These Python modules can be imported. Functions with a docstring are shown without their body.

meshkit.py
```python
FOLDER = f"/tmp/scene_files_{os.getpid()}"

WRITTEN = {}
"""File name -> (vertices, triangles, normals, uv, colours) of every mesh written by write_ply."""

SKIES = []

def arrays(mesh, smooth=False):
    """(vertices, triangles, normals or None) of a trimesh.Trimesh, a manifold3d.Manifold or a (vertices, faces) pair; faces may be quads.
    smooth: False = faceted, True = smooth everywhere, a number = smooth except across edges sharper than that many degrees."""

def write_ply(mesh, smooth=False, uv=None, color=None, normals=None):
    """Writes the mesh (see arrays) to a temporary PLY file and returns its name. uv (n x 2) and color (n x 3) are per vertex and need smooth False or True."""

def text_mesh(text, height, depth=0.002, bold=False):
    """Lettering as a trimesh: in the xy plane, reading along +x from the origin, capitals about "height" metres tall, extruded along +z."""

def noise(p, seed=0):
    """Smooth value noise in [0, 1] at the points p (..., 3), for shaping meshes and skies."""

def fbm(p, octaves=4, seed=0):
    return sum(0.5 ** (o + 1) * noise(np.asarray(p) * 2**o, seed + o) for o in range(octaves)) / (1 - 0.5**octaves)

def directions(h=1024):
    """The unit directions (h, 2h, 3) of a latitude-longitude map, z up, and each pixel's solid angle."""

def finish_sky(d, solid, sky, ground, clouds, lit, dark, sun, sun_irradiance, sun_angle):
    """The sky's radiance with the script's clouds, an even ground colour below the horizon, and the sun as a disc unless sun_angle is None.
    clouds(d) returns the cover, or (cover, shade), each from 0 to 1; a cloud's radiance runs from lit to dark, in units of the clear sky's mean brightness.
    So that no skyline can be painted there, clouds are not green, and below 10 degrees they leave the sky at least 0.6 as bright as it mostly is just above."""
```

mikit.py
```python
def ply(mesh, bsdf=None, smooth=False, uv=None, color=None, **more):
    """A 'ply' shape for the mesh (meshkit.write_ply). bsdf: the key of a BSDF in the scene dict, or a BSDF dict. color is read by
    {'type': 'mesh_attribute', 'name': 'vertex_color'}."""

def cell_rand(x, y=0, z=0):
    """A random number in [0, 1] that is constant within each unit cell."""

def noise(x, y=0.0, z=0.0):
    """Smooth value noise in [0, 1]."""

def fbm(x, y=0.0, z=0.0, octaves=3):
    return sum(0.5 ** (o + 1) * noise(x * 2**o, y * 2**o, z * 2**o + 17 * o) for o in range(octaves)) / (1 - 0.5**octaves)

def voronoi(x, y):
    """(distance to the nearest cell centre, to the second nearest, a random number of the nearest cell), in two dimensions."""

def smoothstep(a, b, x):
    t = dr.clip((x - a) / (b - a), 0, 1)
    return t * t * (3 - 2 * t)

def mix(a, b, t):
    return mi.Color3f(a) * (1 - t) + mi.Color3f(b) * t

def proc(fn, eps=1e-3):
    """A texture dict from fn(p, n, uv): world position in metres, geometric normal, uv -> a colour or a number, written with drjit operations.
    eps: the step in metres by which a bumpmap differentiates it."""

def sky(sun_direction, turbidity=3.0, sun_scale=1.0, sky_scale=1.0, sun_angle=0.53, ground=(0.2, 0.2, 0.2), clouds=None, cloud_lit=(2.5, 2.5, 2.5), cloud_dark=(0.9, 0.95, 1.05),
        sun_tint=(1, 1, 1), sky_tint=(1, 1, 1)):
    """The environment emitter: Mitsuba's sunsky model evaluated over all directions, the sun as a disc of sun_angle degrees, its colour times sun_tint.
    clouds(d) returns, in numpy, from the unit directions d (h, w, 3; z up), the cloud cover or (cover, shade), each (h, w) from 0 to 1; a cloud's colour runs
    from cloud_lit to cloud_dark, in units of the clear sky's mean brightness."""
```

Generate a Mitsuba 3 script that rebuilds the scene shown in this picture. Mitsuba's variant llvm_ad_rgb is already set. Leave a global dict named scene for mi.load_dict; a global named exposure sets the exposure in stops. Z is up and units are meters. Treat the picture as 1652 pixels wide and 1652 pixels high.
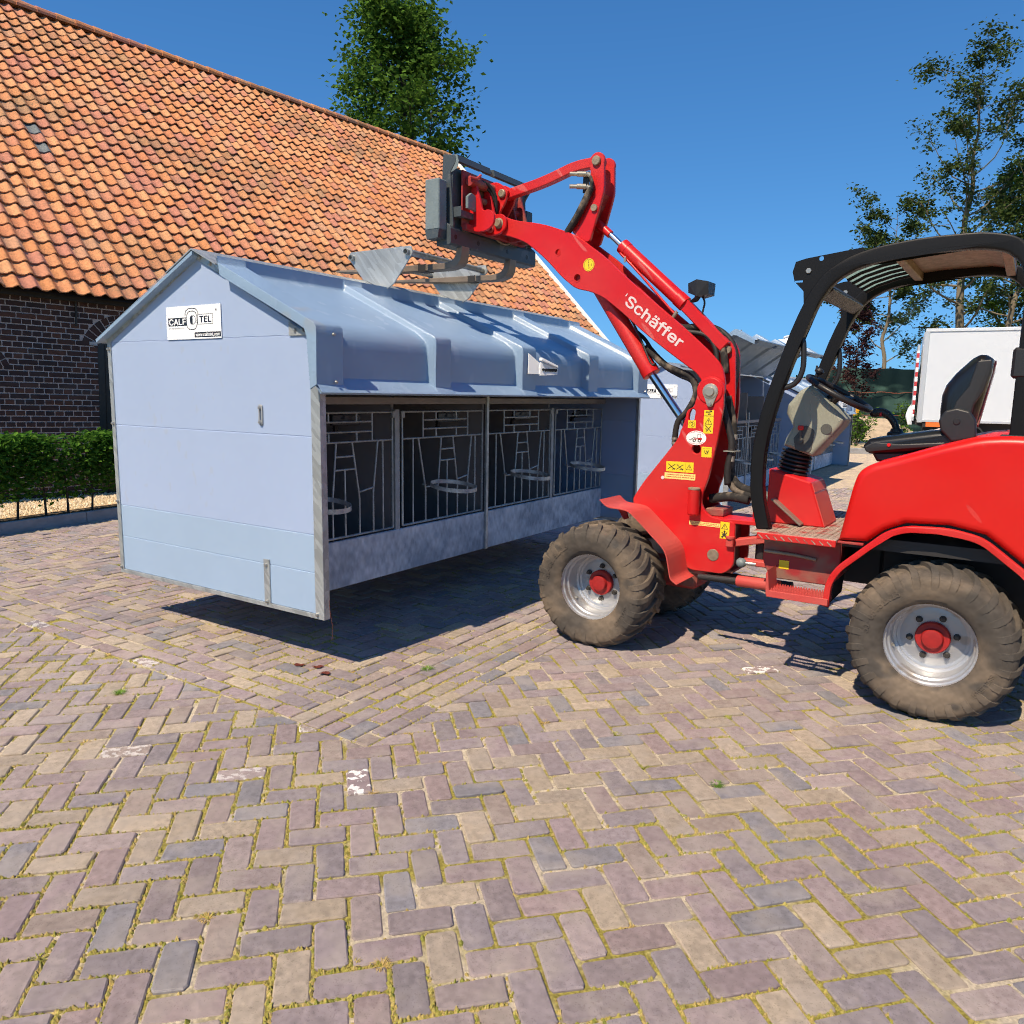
import math, random
import numpy as np, trimesh, shapely
import mapbox_earcut as earcut
from shapely.geometry import Polygon, LineString, Point, box as sbox
from shapely.geometry.polygon import orient
from shapely import affinity
import mitsuba as mi, drjit as dr
import mikit, meshkit
from mikit import noise, fbm, voronoi, cell_rand, smoothstep, mix

T = mi.ScalarTransform4f
scene, labels = {"type": "scene"}, {}

# ------------------------------------------------------------------ camera, sky, exposure
EYE = np.array([0.0, 0.0, 1.55])
PITCH, ROLL, FOCAL = math.radians(-8.7), math.radians(0.95), 1238.0 / 826.0
_f = np.array([0, math.cos(PITCH), math.sin(PITCH)])
_r = np.array([1.0, 0, 0])
_u = np.cross(_r, _f)
UP = -math.sin(ROLL) * _r + math.cos(ROLL) * _u
scene["camera"] = {
    "type": "perspective", "fov": 2 * math.degrees(math.atan(1 / FOCAL)), "fov_axis": "x", "near_clip": 0.05, "far_clip": 3000.0,
    "to_world": T().look_at(origin=EYE.tolist(), target=(EYE + _f).tolist(), up=UP.tolist()),
}
def az(a):
    return np.array([math.sin(math.radians(a)), math.cos(math.radians(a)), 0.0])
SUN_AZ, SUN_EL = 217.0, 51.0
SUN = az(SUN_AZ) * math.cos(math.radians(SUN_EL)) + np.array([0, 0, math.sin(math.radians(SUN_EL))])
scene["sky"] = mikit.sky(SUN.tolist(), turbidity=3.0, sky_tint=(0.35, 0.69, 0.94))
exposure = 2.0

# ------------------------------------------------------------------ helpers
rng = np.random.default_rng(7)
random.seed(7)
_used = set()

def number(name):
    k, i = name, 0
    while k in _used:
        i += 1
        k = "%s_%03d" % (name, i)
    _used.add(k)
    return k

def tag(k, label=None, cat=None, group=None, kind=None):
    d = labels.setdefault(k, {})
    for a, b in (("label", label), ("category", cat), ("group", group), ("kind", kind)):
        if b:
            d[a] = b
    return k

def thing(name, label=None, cat=None, group=None, kind=None):
    return tag(number(name), label, cat, group, kind)

def M4(origin, x, y, z):
    m = np.eye(4)
    m[:3, 0], m[:3, 1], m[:3, 2], m[:3, 3] = x, y, z, origin
    return m

def put(name, mesh, mat, parent=None, M=None, smooth=False, uv=None, label=None, cat=None, group=None, kind=None):
    """One shape entry. mesh may be a shape dict that is shared between copies."""
    k = number(parent + "__" + name if parent else name)
    d = dict(mesh) if isinstance(mesh, dict) else mikit.ply(mesh, mat, smooth=smooth, uv=uv)
    if M is not None:
        d["to_world"] = T(np.asarray(M).tolist())
    scene[k] = d
    if label or cat or group or kind:
        tag(k, label, cat, group, kind)
    return k

def cat(ms):
    ms = [m for m in ms if m is not None]
    n, vs, fs = 0, [], []
    for m in ms:
        v, f = (m.vertices, m.faces) if isinstance(m, trimesh.Trimesh) else m
        vs.append(np.asarray(v, float)); fs.append(np.asarray(f) + n); n += len(v)
    return trimesh.Trimesh(np.vstack(vs), np.vstack(fs), process=False)

def tm(v, f):
    v, f = np.asarray(v, float), np.asarray(f)
    if f.shape[1] == 4:
        f = np.vstack([f[:, [0, 1, 2]], f[:, [0, 2, 3]]])
    return trimesh.Trimesh(v, f, process=False)

def outward(m):
    v, f = m.vertices, m.faces
    if np.einsum("ij,ij->i", v[f[:, 0]], np.cross(v[f[:, 1]], v[f[:, 2]])).sum() < 0:
        m = trimesh.Trimesh(v, f[:, ::-1], process=False)
    return m

AX = {"xz": ([1, 0, 0], [0, 0, 1], [0, 1, 0]), "xy": ([1, 0, 0], [0, 1, 0], [0, 0, 1]), "yz": ([0, 1, 0], [0, 0, 1], [1, 0, 0])}

def _ring_in(r, b):
    """Mitred inward offset (material on the left)."""
    p, q = r - np.roll(r, 1, 0), np.roll(r, -1, 0) - r
    p /= np.linalg.norm(p, axis=1, keepdims=True) + 1e-12
    q /= np.linalg.norm(q, axis=1, keepdims=True) + 1e-12
    n1, n2 = np.stack([-p[:, 1], p[:, 0]], 1), np.stack([-q[:, 1], q[:, 0]], 1)
    m = n1 + n2
    d = (m * n1).sum(1)
    return r + b * m / np.maximum(d, 0.35)[:, None]

def plate(poly, t0, t1, b=0.0, axes="xz", steps=1):
    """Extrudes a 2D polygon (holes allowed) between t0 and t1, edges chamfered (steps > 1: rounded) by b."""
    if not isinstance(poly, (Polygon, shapely.MultiPolygon)):
        poly = Polygon(poly)
    if isinstance(poly, shapely.MultiPolygon):
        return cat([plate(g, t0, t1, b, axes, steps) for g in poly.geoms])
    poly = orient(poly.buffer(0) if not poly.is_valid else poly, 1.0)
    if isinstance(poly, shapely.MultiPolygon):
        return cat([plate(g, t0, t1, b, axes, steps) for g in poly.geoms])
    rings = [np.array(poly.exterior.coords)[:-1]] + [np.array(h.coords)[:-1] for h in poly.interiors]
    full = np.vstack(rings)
    ends = np.cumsum([len(r) for r in rings]).astype(np.uint32)
    tri = np.asarray(earcut.triangulate_float64(full, ends)).reshape(-1, 3).astype(int)
    n = len(full)
    lay = []
    if b > 0:
        for i in range(steps + 1):
            a = i / steps * math.pi / 2
            lay.append((b * (1 - math.sin(a)), t0 + b * (1 - math.cos(a))) if steps > 1 else ((b, t0), (0, t0 + b))[i])
        lay += [(o, t1 - (t - t0)) for o, t in lay[::-1]]
    else:
        lay = [(0, t0), (0, t1)]
    u, v, w = (np.array(x, float) for x in AX[axes])
    V = []
    for o, t in lay:
        p = full if o == 0 else np.vstack([_ring_in(r, o) for r in rings])
        V.append(p[:, :1] * u + p[:, 1:] * v + t * w)
    F = [tri[:, ::-1], tri + n * (len(lay) - 1)]
    s = 0
    for r in rings:
        i = np.arange(len(r)); j = (i + 1) % len(r)
        for L in range(len(lay) - 1):
            a, c = s + n * L, s + n * (L + 1)
            F += [np.stack([i + a, j + a, j + c], 1), np.stack([i + a, j + c, i + c], 1)]
        s += len(r)
    return outward(tm(np.vstack(V), np.vstack(F)))

def bx(x0, x1, y0, y1, z0, z1, b=0.0):
    """A box; b rounds off all edges with a chamfer."""
    x0, x1, y0, y1, z0, z1 = min(x0, x1), max(x0, x1), min(y0, y1), max(y0, y1), min(z0, z1), max(z0, z1)
    if b <= 0:
        v = [[x, y, z] for x in (x0, x1) for y in (y0, y1) for z in (z0, z1)]
        return tm(v, [[0, 1, 3, 2], [4, 6, 7, 5], [0, 4, 5, 1], [2, 3, 7, 6], [0, 2, 6, 4], [1, 5, 7, 3]])
    pts = []
    for x, sx in ((x0, 1), (x1, -1)):
        for y, sy in ((y0, 1), (y1, -1)):
            for z, sz in ((z0, 1), (z1, -1)):
                pts += [[x, y + sy * b, z + sz * b], [x + sx * b, y, z + sz * b], [x + sx * b, y + sy * b, z]]
    return hull(pts)

def hull(pts):
    h = trimesh.convex.convex_hull(np.asarray(pts, float))
    return outward(trimesh.Trimesh(h.vertices, h.faces, process=False))

def frame_of(d):
    d = np.asarray(d, float) / np.linalg.norm(d)
    a = np.array([0, 0, 1.0]) if abs(d[2]) < 0.9 else np.array([1.0, 0, 0])
    u = np.cross(a, d); u /= np.linalg.norm(u)
    return u, np.cross(d, u), d

def tube(path, r, n=10, caps=True):
    """A round tube along a polyline; r may be a list."""
    P = np.asarray(path, float)
    R = np.full(len(P), r) if np.isscalar(r) else np.asarray(r, float)
    t = np.gradient(P, axis=0); t /= np.linalg.norm(t, axis=1, keepdims=True) + 1e-12
    u, v, _ = frame_of(t[0])
    a = np.arange(n) * 2 * math.pi / n
    V = []
    for k in range(len(P)):
        u = u - t[k] * (u @ t[k]); u /= np.linalg.norm(u)
        v = np.cross(t[k], u)
        V.append(P[k] + R[k] * (np.cos(a)[:, None] * u + np.sin(a)[:, None] * v))
    F = []
    i = np.arange(n); j = (i + 1) % n
    for k in range(len(P) - 1):
        F += [np.stack([i + k * n, j + k * n, j + k * n + n], 1), np.stack([i + k * n, j + k * n + n, i + k * n + n], 1)]
    V = np.vstack(V)
    if caps:
        c0 = len(V)
        V = np.vstack([V, P[:1], P[-1:]])
        e = (len(P) - 1) * n
        F += [np.stack([j, i, np.full(n, c0)], 1), np.stack([i + e, j + e, np.full(n, c0 + 1)], 1)]
    return tm(V, np.vstack(F))

def smooth_path(pts, n=6):
    """Catmull-Rom through the points."""
    P = np.asarray(pts, float)
    Q = np.vstack([2 * P[0] - P[1], P, 2 * P[-1] - P[-2]])
    out = []
    for k in range(1, len(Q) - 2):
        for t in np.arange(n) / n:
            out.append(0.5 * (2 * Q[k] + (Q[k + 1] - Q[k - 1]) * t + (2 * Q[k - 1] - 5 * Q[k] + 4 * Q[k + 1] - Q[k + 2]) * t**2 + (3 * Q[k] - Q[k - 1] - 3 * Q[k + 1] + Q[k + 2]) * t**3))
    return np.vstack([out, P[-1:]])

def lathe(profile, axis="y", n=48, center=(0, 0, 0), closed=False):
    """Revolves (radius, along) pairs about an axis."""
    p = np.asarray(profile, float)
    a = np.arange(n) * 2 * math.pi / n
    m = len(p)
    c, s = np.cos(a), np.sin(a)
    R, H = np.repeat(p[:, 0][None], n, 0), np.repeat(p[:, 1][None], n, 0)
    A, B = R * c[:, None], R * s[:, None]
    V = {"y": np.stack([A, H, B], -1), "z": np.stack([A, B, H], -1), "x": np.stack([H, A, B], -1)}[axis].reshape(-1, 3) + np.asarray(center)
    F = []
    for k in range(m if closed else m - 1):
        k2 = (k + 1) % m
        i = np.arange(n) * m; j = (np.roll(np.arange(n), -1)) * m
        F += [np.stack([i + k, j + k, j + k2], 1), np.stack([i + k, j + k2, i + k2], 1)]
    return outward(tm(V, np.vstack(F)))

def rod(p0, p1, r, n=14):
    return tube([p0, p1], r, n)

def bar(p0, p1, w, h, up=(0, 0, 1), b=0.0):
    """A rectangular bar between two points: w across, h along up."""
    p0, p1 = np.asarray(p0, float), np.asarray(p1, float)
    d = p1 - p0; L = np.linalg.norm(d); d /= L
    s = np.cross(up, d); s /= np.linalg.norm(s)
    t = np.cross(d, s)
    m = bx(0, L, -w / 2, w / 2, -h / 2, h / 2, b)
    m.vertices = p0 + m.vertices @ np.stack([d, s, t])
    return m

def bend(pts, r, n=5):
    """Rounds the corners of a 2D polyline."""
    P = [np.asarray(p, float) for p in pts]
    out = [P[0]]
    for a, c, e in zip(P, P[1:], P[2:]):
        u, v = a - c, e - c
        k = min(r, 0.45 * np.linalg.norm(u), 0.45 * np.linalg.norm(v))
        A, B = c + u / np.linalg.norm(u) * k, c + v / np.linalg.norm(v) * k
        out += [(1 - t) ** 2 * A + 2 * t * (1 - t) * c + t * t * B for t in np.linspace(0, 1, n)]
    return np.array(out + [P[-1]])

def rounded(poly, r):
    return Polygon(poly).buffer(-r, join_style=1).buffer(r, join_style=1, quad_segs=4).simplify(0.0008)

def xf(m, M):
    M = np.asarray(M)
    return tm(m.vertices @ M[:3, :3].T + M[:3, 3], m.faces)

def text(s, height, M, depth=0.0015, bold=False, width=None):
    m = meshkit.text_mesh(s, height, depth, bold)
    if width:
        m.vertices[:, 0] *= width / (m.vertices[:, 0].max())
    return xf(m, M)
# ------------------------------------------------------------------ materials
def C(*a):
    return mi.Color3f(*a)

def mat(name, color, rough=0.6, metal=0.0, spec=0.5, bump=None, bscale=1.0, coat=0.0, two=True, **more):
    c = mikit.proc(color) if callable(color) else {"type": "rgb", "value": list(color)}
    r = mikit.proc(rough) if callable(rough) else float(rough)
    b = {"type": "principled", "base_color": c, "roughness": r, "metallic": float(metal), "specular": float(spec), **more}
    if coat:
        b["clearcoat"] = float(coat); b["clearcoat_gloss"] = 0.85
    if bump is not None:
        b = {"type": "bumpmap", "arbitrary": {"type": "proc", **{k: v for k, v in mikit.proc(bump, 2e-3).items() if k != "type"}}, "bsdf": b, "scale": float(bscale)}
    scene["m_" + name] = {"type": "twosided", "bsdf": b} if two else b
    return "m_" + name

def pick(t, cols):
    """A palette entry by t in [0, 1)."""
    out = C(*cols[0])
    for i, c in enumerate(cols[1:], 1):
        out = dr.select(t >= i / len(cols), C(*c), out)
    return out

def paver_color(p, n, uv):
    t, s = uv.x, uv.y
    base = pick(t, [(0.240, 0.187, 0.198), (0.209, 0.171, 0.186), (0.260, 0.209, 0.210), (0.189, 0.165, 0.186), (0.306, 0.253, 0.198), (0.230, 0.176, 0.192), (0.270, 0.215, 0.192), (0.219, 0.182, 0.198), (0.173, 0.171, 0.198), (0.337, 0.275, 0.204), (0.250, 0.187, 0.192), (0.204, 0.176, 0.192)])
    g = fbm(p.x * 60, p.y * 60, p.z * 60, octaves=3)
    w = fbm(p.x * 9 + 3, p.y * 9, 0, octaves=3)
    base = base * (0.66 + 0.68 * g) * (0.86 + 0.28 * cell_rand(s * 977, t * 613))
    dust = smoothstep(.40, .75, w)
    base = mix(base, C(.36, .315, .275), .16 + dust * .32)
    pits = smoothstep(.76, .84, noise(p.x * 260, p.y * 260, p.z * 90))
    base = base * (1 - .18 * pits)
    white = dr.select(s > 0.97, smoothstep(.50, .58, fbm(p.x * 42, p.y * 55, 0, octaves=4)), 0.0)
    return mix(base, C(.70, .69, .67), white * dr.select(s > .985, .95, .45))
mat("paver", paver_color, 0.85, spec=.25, bump=lambda p, n, uv: .004 * fbm(p.x * 55, p.y * 55, p.z * 55, octaves=3))

def joint_color(p, n, uv):
    w = fbm(p.x * 6, p.y * 6, 0, octaves=3)
    f = noise(p.x * 160, p.y * 160, 0)
    sand = C(.42, .365, .275) * (.75 + .5 * f)
    moss = C(.25, .215, .055) * (.6 + .8 * f)
    return mix(sand, moss, smoothstep(.33, .58, w))
mat("joint", joint_color, 0.95, spec=.1, bump=lambda p, n, uv: .008 * fbm(p.x * 90, p.y * 90, 0, octaves=3))

def far_paving(p, n, uv):
    a = math.radians(33)
    u, v = p.x * math.sin(a) + p.y * math.cos(a), p.x * math.cos(a) - p.y * math.sin(a)
    i = dr.floor(v / .1)
    q = u / .205 + .5 * (i - 2 * dr.floor(i / 2))
    r = cell_rand(dr.floor(q), i)
    fu, fv = q - dr.floor(q), v / .1 - i
    edge = dr.minimum(dr.minimum(fu, 1 - fu) * .2, dr.minimum(fv, 1 - fv) * .1)
    base = pick(r, [(.235, .170, .165), (.205, .155, .155), (.255, .190, .175), (.300, .230, .165), (.225, .165, .160), (.330, .255, .180)])
    base = mix(base, C(.38, .33, .25), .35 + .3 * fbm(p.x * 2, p.y * 2, 0))
    return mix(C(.34, .29, .2), base, smoothstep(.003, .01, edge)) * (.85 + .3 * noise(p.x * 30, p.y * 30, 0))
mat("far_paving", far_paving, .9, spec=.2)

mat("moss", lambda p, n, uv: pick(uv.x, [(.28, .25, .06), (.34, .29, .085), (.22, .225, .05), (.37, .29, .10), (.30, .27, .07), (.40, .31, .12)]) * (.7 + .6 * noise(p.x * 300, p.y * 300, p.z * 300)), .95, spec=.05)
mat("straw", lambda p, n, uv: pick(uv.x, [(.50, .36, .13), (.40, .32, .09), (.55, .40, .17), (.30, .30, .07)]), .9, spec=.1)
mat("weed", (.13, .24, .03), .7, spec=.2)
mat("dead_leaf", (.12, .028, .018), .6)
mat("dirt", lambda p, n, uv: mix(C(.20, .16, .10), C(.33, .27, .18), fbm(p.x * 3, p.y * 3, 0)) * (.7 + .6 * noise(p.x * 50, p.y * 50, 0)), .95, spec=.1)
mat("soil", lambda p, n, uv: C(.10, .08, .06) * (.6 + .8 * noise(p.x * 60, p.y * 60, 0)), .95, spec=.1)
mat("meadow", lambda p, n, uv: mix(C(.07, .10, .025), C(.16, .15, .06), fbm(p.x * .15, p.y * .15, 0)) * (.7 + .6 * noise(p.x * 3, p.y * 3, 0)), .95, spec=.1)
mat("sand", lambda p, n, uv: C(.42, .33, .23) * (.7 + .55 * fbm(p.x * 5, p.y * 5, p.z * 9)), .95, spec=.1, bump=lambda p, n, uv: .03 * fbm(p.x * 12, p.y * 12, p.z * 12))
mat("gravel", lambda p, n, uv: pick(uv.x, [(.62, .50, .34), (.70, .60, .44), (.50, .40, .28), (.74, .66, .52), (.58, .44, .27)]), .85, spec=.2)

def brick_color(p, n, uv):
    base = pick(uv.x, [(.066, .038, .034), (.052, .034, .033), (.080, .043, .035), (.058, .035, .033), (.046, .033, .033), (.100, .050, .038), (.060, .038, .035)])
    return base * (.7 + .6 * fbm(p.x * 50, p.y * 50, p.z * 50)) + C(.02, .019, .018) * smoothstep(.5, .8, fbm(p.x * 4, p.y * 4, p.z * 4))
mat("brick", brick_color, .85, spec=.2, bump=lambda p, n, uv: .003 * fbm(p.x * 70, p.y * 70, p.z * 70))
mat("mortar", lambda p, n, uv: C(.44, .385, .36) * (.75 + .5 * noise(p.x * 40, p.y * 40, p.z * 40)), .95, spec=.1)
mat("whitewash", lambda p, n, uv: C(.42, .42, .42) * (.7 + .5 * noise(p.x * 40, p.y * 40, p.z * 40)), .9, spec=.1)

def tile_color(p, n, uv):
    base = pick(uv.x, [(0.588, 0.250, 0.115), (0.630, 0.287, 0.135), (0.546, 0.220, 0.111), (0.598, 0.305, 0.155), (0.514, 0.226, 0.135), (0.567, 0.244, 0.105), (0.483, 0.207, 0.142), (0.651, 0.317, 0.155), (0.525, 0.281, 0.169), (0.578, 0.256, 0.124)])
    base = base * (.74 + .42 * fbm(p.x * 25, p.y * 25, p.z * 25))
    spots = smoothstep(.60, .72, fbm(p.x * 55, p.y * 55, p.z * 55, octaves=2) + .10 * (cell_rand(uv.y * 991) - .5))
    zone = smoothstep(.50, .68, fbm(p.x * .55 + 1.7, p.y * .55, p.z * .9, octaves=3))
    base = mix(base, C(.21, .15, .085), spots * (.30 + .5 * zone))
    base = mix(base, C(.25, .165, .095), zone * .70 * cell_rand(uv.y * 313))
    return dr.select(uv.y > .995, C(.16, .18, .19) * (.8 + .4 * noise(p.x * 30, p.y * 30, p.z * 30)), base)
mat("roof_tile", tile_color, .85, spec=.2, bump=lambda p, n, uv: .004 * fbm(p.x * 60, p.y * 60, p.z * 60))
mat("dark_wood", (.02, .018, .016), .8)
mat("white_paint", (.80, .80, .80), .5)
mat("barn_door", (.012, .020, .024), .35)

def streaks(p, k=1.0):
    return fbm(p.x * 5 * k + p.y * 5 * k, p.z * 1.2, 3.0, octaves=3)
def hutch_board(p, n, uv):
    m = streaks(p)
    s = smoothstep(.70, .78, fbm(p.x * 30, p.y * 30, p.z * 14, octaves=2)) * smoothstep(.55, .7, noise(p.x * 1.5, p.y * 1.5, p.z * 1.5))
    return mix(C(.318, .403, .580) * (.95 + .09 * m), C(.36, .37, .40), s * .25)
mat("hutch_board", hutch_board, .42, spec=.4)
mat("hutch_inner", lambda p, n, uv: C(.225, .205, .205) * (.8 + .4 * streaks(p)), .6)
mat("hutch_board_low", lambda p, n, uv: C(.290, .394, .540) * (.93 + .12 * streaks(p)), .45, spec=.4)

def grp_color(p, n, uv):
    m = fbm(p.x * 4, p.y * 4, p.z * 4, octaves=3)
    dirt = smoothstep(.60, .75, fbm(p.x * 1.3 + 4, p.y * 1.3 + 1, p.z * 1.3, octaves=3)) * smoothstep(1.8, 1.95, p.z) * .4
    wear = smoothstep(.66, .76, fbm(p.x * 14, p.y * 14, p.z * 5, octaves=2)) * .25
    c = mix(C(.215, .312, .440) * (.90 + .20 * m), C(.34, .43, .54), wear)
    return mix(c, C(.34, .27, .15), dirt * smoothstep(.5, .65, noise(p.x * 9, p.y * 9, p.z * 9)))
mat("grp", grp_color, .38, spec=.5, bump=lambda p, n, uv: .0012 * fbm(p.x * 95, p.y * 95, p.z * 95, octaves=2))

def galv(p, n, uv):
    f, s, r = voronoi((p.x + p.y) * 32, p.z * 32 + (p.x - p.y) * 24)
    m = fbm(p.x * 6, p.y * 6, p.z * 6)
    return C(.45, .48, .49) * (.72 + .30 * r) * (.8 + .4 * m)
mat("galvanised", galv, .48, metal=.55, spec=.5)
mat("galvanised_dull", lambda p, n, uv: C(.33, .35, .36) * (.75 + .5 * fbm(p.x * 20, p.y * 20, p.z * 20)), .6, metal=.3)
mat("bolt", (.42, .41, .38), .4, metal=.8)

def concrete(p, n, uv):
    m = fbm(p.x * 3, p.y * 3, p.z * 3, octaves=3)
    k = fbm(p.x * 26, p.y * 26, p.z * 15, octaves=3)
    return mix(C(.26, .31, .38), C(.56, .60, .66), smoothstep(.30, .72, .55 * m + .45 * k)) * (.85 + .3 * noise(p.x * 60, p.y * 60, p.z * 25))
mat("feed_board", concrete, .7, spec=.3)
mat("kerb", lambda p, n, uv: C(.30, .30, .31) * (.75 + .5 * fbm(p.x * 9, p.y * 9, p.z * 9)), .9, spec=.15)
mat("sticker_white", (.82, .84, .86), .35)
mat("sticker_black", (.012, .012, .014), .35)
mat("sticker_grey", (.30, .31, .33), .4)

def red_paint(base, dusty):
    def f(p, n, uv):
        d = smoothstep(.42, .75, fbm(p.x * 2.6 + 9, p.y * 2.6, p.z * 2.6, octaves=3))
        s = smoothstep(.76, .80, fbm(p.x * 17 + p.z * 9, p.y * 17 - p.z * 11, p.z * 3, octaves=2)) * .35
        low = smoothstep(.95, .45, p.z) * .22
        c = mix(C(*base), C(.42, .13, .095), (d * .14 + low * smoothstep(.3, .7, fbm(p.x * 7, p.y * 7, p.z * 7))) * dusty)
        return mix(c, C(.62, .22, .2), s * dusty)
    return f
def red_rough(p, n, uv):
    return .22 + .30 * fbm(p.x * 3 + 9, p.y * 3, p.z * 3, octaves=3)
mat("red", red_paint((.540, .010, .012), 1.0), red_rough, spec=.4)
mat("hood_red", red_paint((.56, .008, .006), .35), red_rough, spec=.35)
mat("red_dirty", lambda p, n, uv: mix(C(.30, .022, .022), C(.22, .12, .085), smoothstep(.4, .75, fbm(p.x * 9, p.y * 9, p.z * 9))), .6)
mat("red_dusty", lambda p, n, uv: mix(C(.50, .020, .020), C(.42, .17, .13), .08 + .42 * fbm(p.x * 6, p.y * 6, p.z * 6)), .6)
mat("hub_red", lambda p, n, uv: C(.30, .013, .012) * (.8 + .4 * fbm(p.x * 30, p.y * 30, p.z * 30)), .5)

def dark_paint(p, n, uv):
    w = smoothstep(.62, .72, fbm(p.x * 11, p.y * 11, p.z * 11, octaves=3))
    return mix(C(.052, .066, .075), C(.13, .14, .14), w * .5) * (.8 + .4 * fbm(p.x * 4, p.y * 4, p.z * 4))
mat("anthracite", dark_paint, .45)
mat("anthracite_light", lambda p, n, uv: C(.155, .195, .205) * (.8 + .4 * fbm(p.x * 8, p.y * 8, p.z * 8)), .5)

def black_paint(p, n, uv):
    s = smoothstep(.70, .76, fbm(p.x * 11 + p.z * 8, p.y * 11, p.z * 14, octaves=3))
    return mix(C(.007, .007, .009), C(.10, .085, .075), s * .45)
mat("black_paint", (.008, .008, .009), .42, spec=.2)
mat("black_plastic", (.014, .014, .016), .45)
mat("seat_vinyl", (.008, .009, .012), .22, spec=.5)
mat("seat_side", (.017, .018, .020), .45)
mat("hose", lambda p, n, uv: C(.020, .018, .018) * (.6 + .9 * fbm(p.x * 50, p.y * 50, p.z * 50)), .6)
mat("sleeve", lambda p, n, uv: mix(C(.018, .016, .015), C(.15, .12, .09), smoothstep(.48, .74, fbm(p.x * 22, p.y * 22, p.z * 14))), .85)
mat("console_grey", lambda p, n, uv: C(.255, .260, .205) * (.9 + .2 * fbm(p.x * 8, p.y * 8, p.z * 8)), .5)
mat("console_dark", (.075, .076, .068), .55)
mat("chrome", (.72, .74, .78), .12, metal=1.0)
mat("rust_pin", lambda p, n, uv: C(.30, .24, .17) * (.6 + .8 * fbm(p.x * 40, p.y * 40, p.z * 40)), .55, metal=.5)
mat("pin_steel", (.52, .47, .38), .4, metal=.8)
mat("fork_steel", lambda p, n, uv: mix(C(.13, .105, .085), C(.30, .24, .19), fbm(p.x * 9, p.y * 9, p.z * 9)), .5, metal=.35)
mat("fork_tip", (.045, .042, .04), .5, metal=.4)

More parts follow.
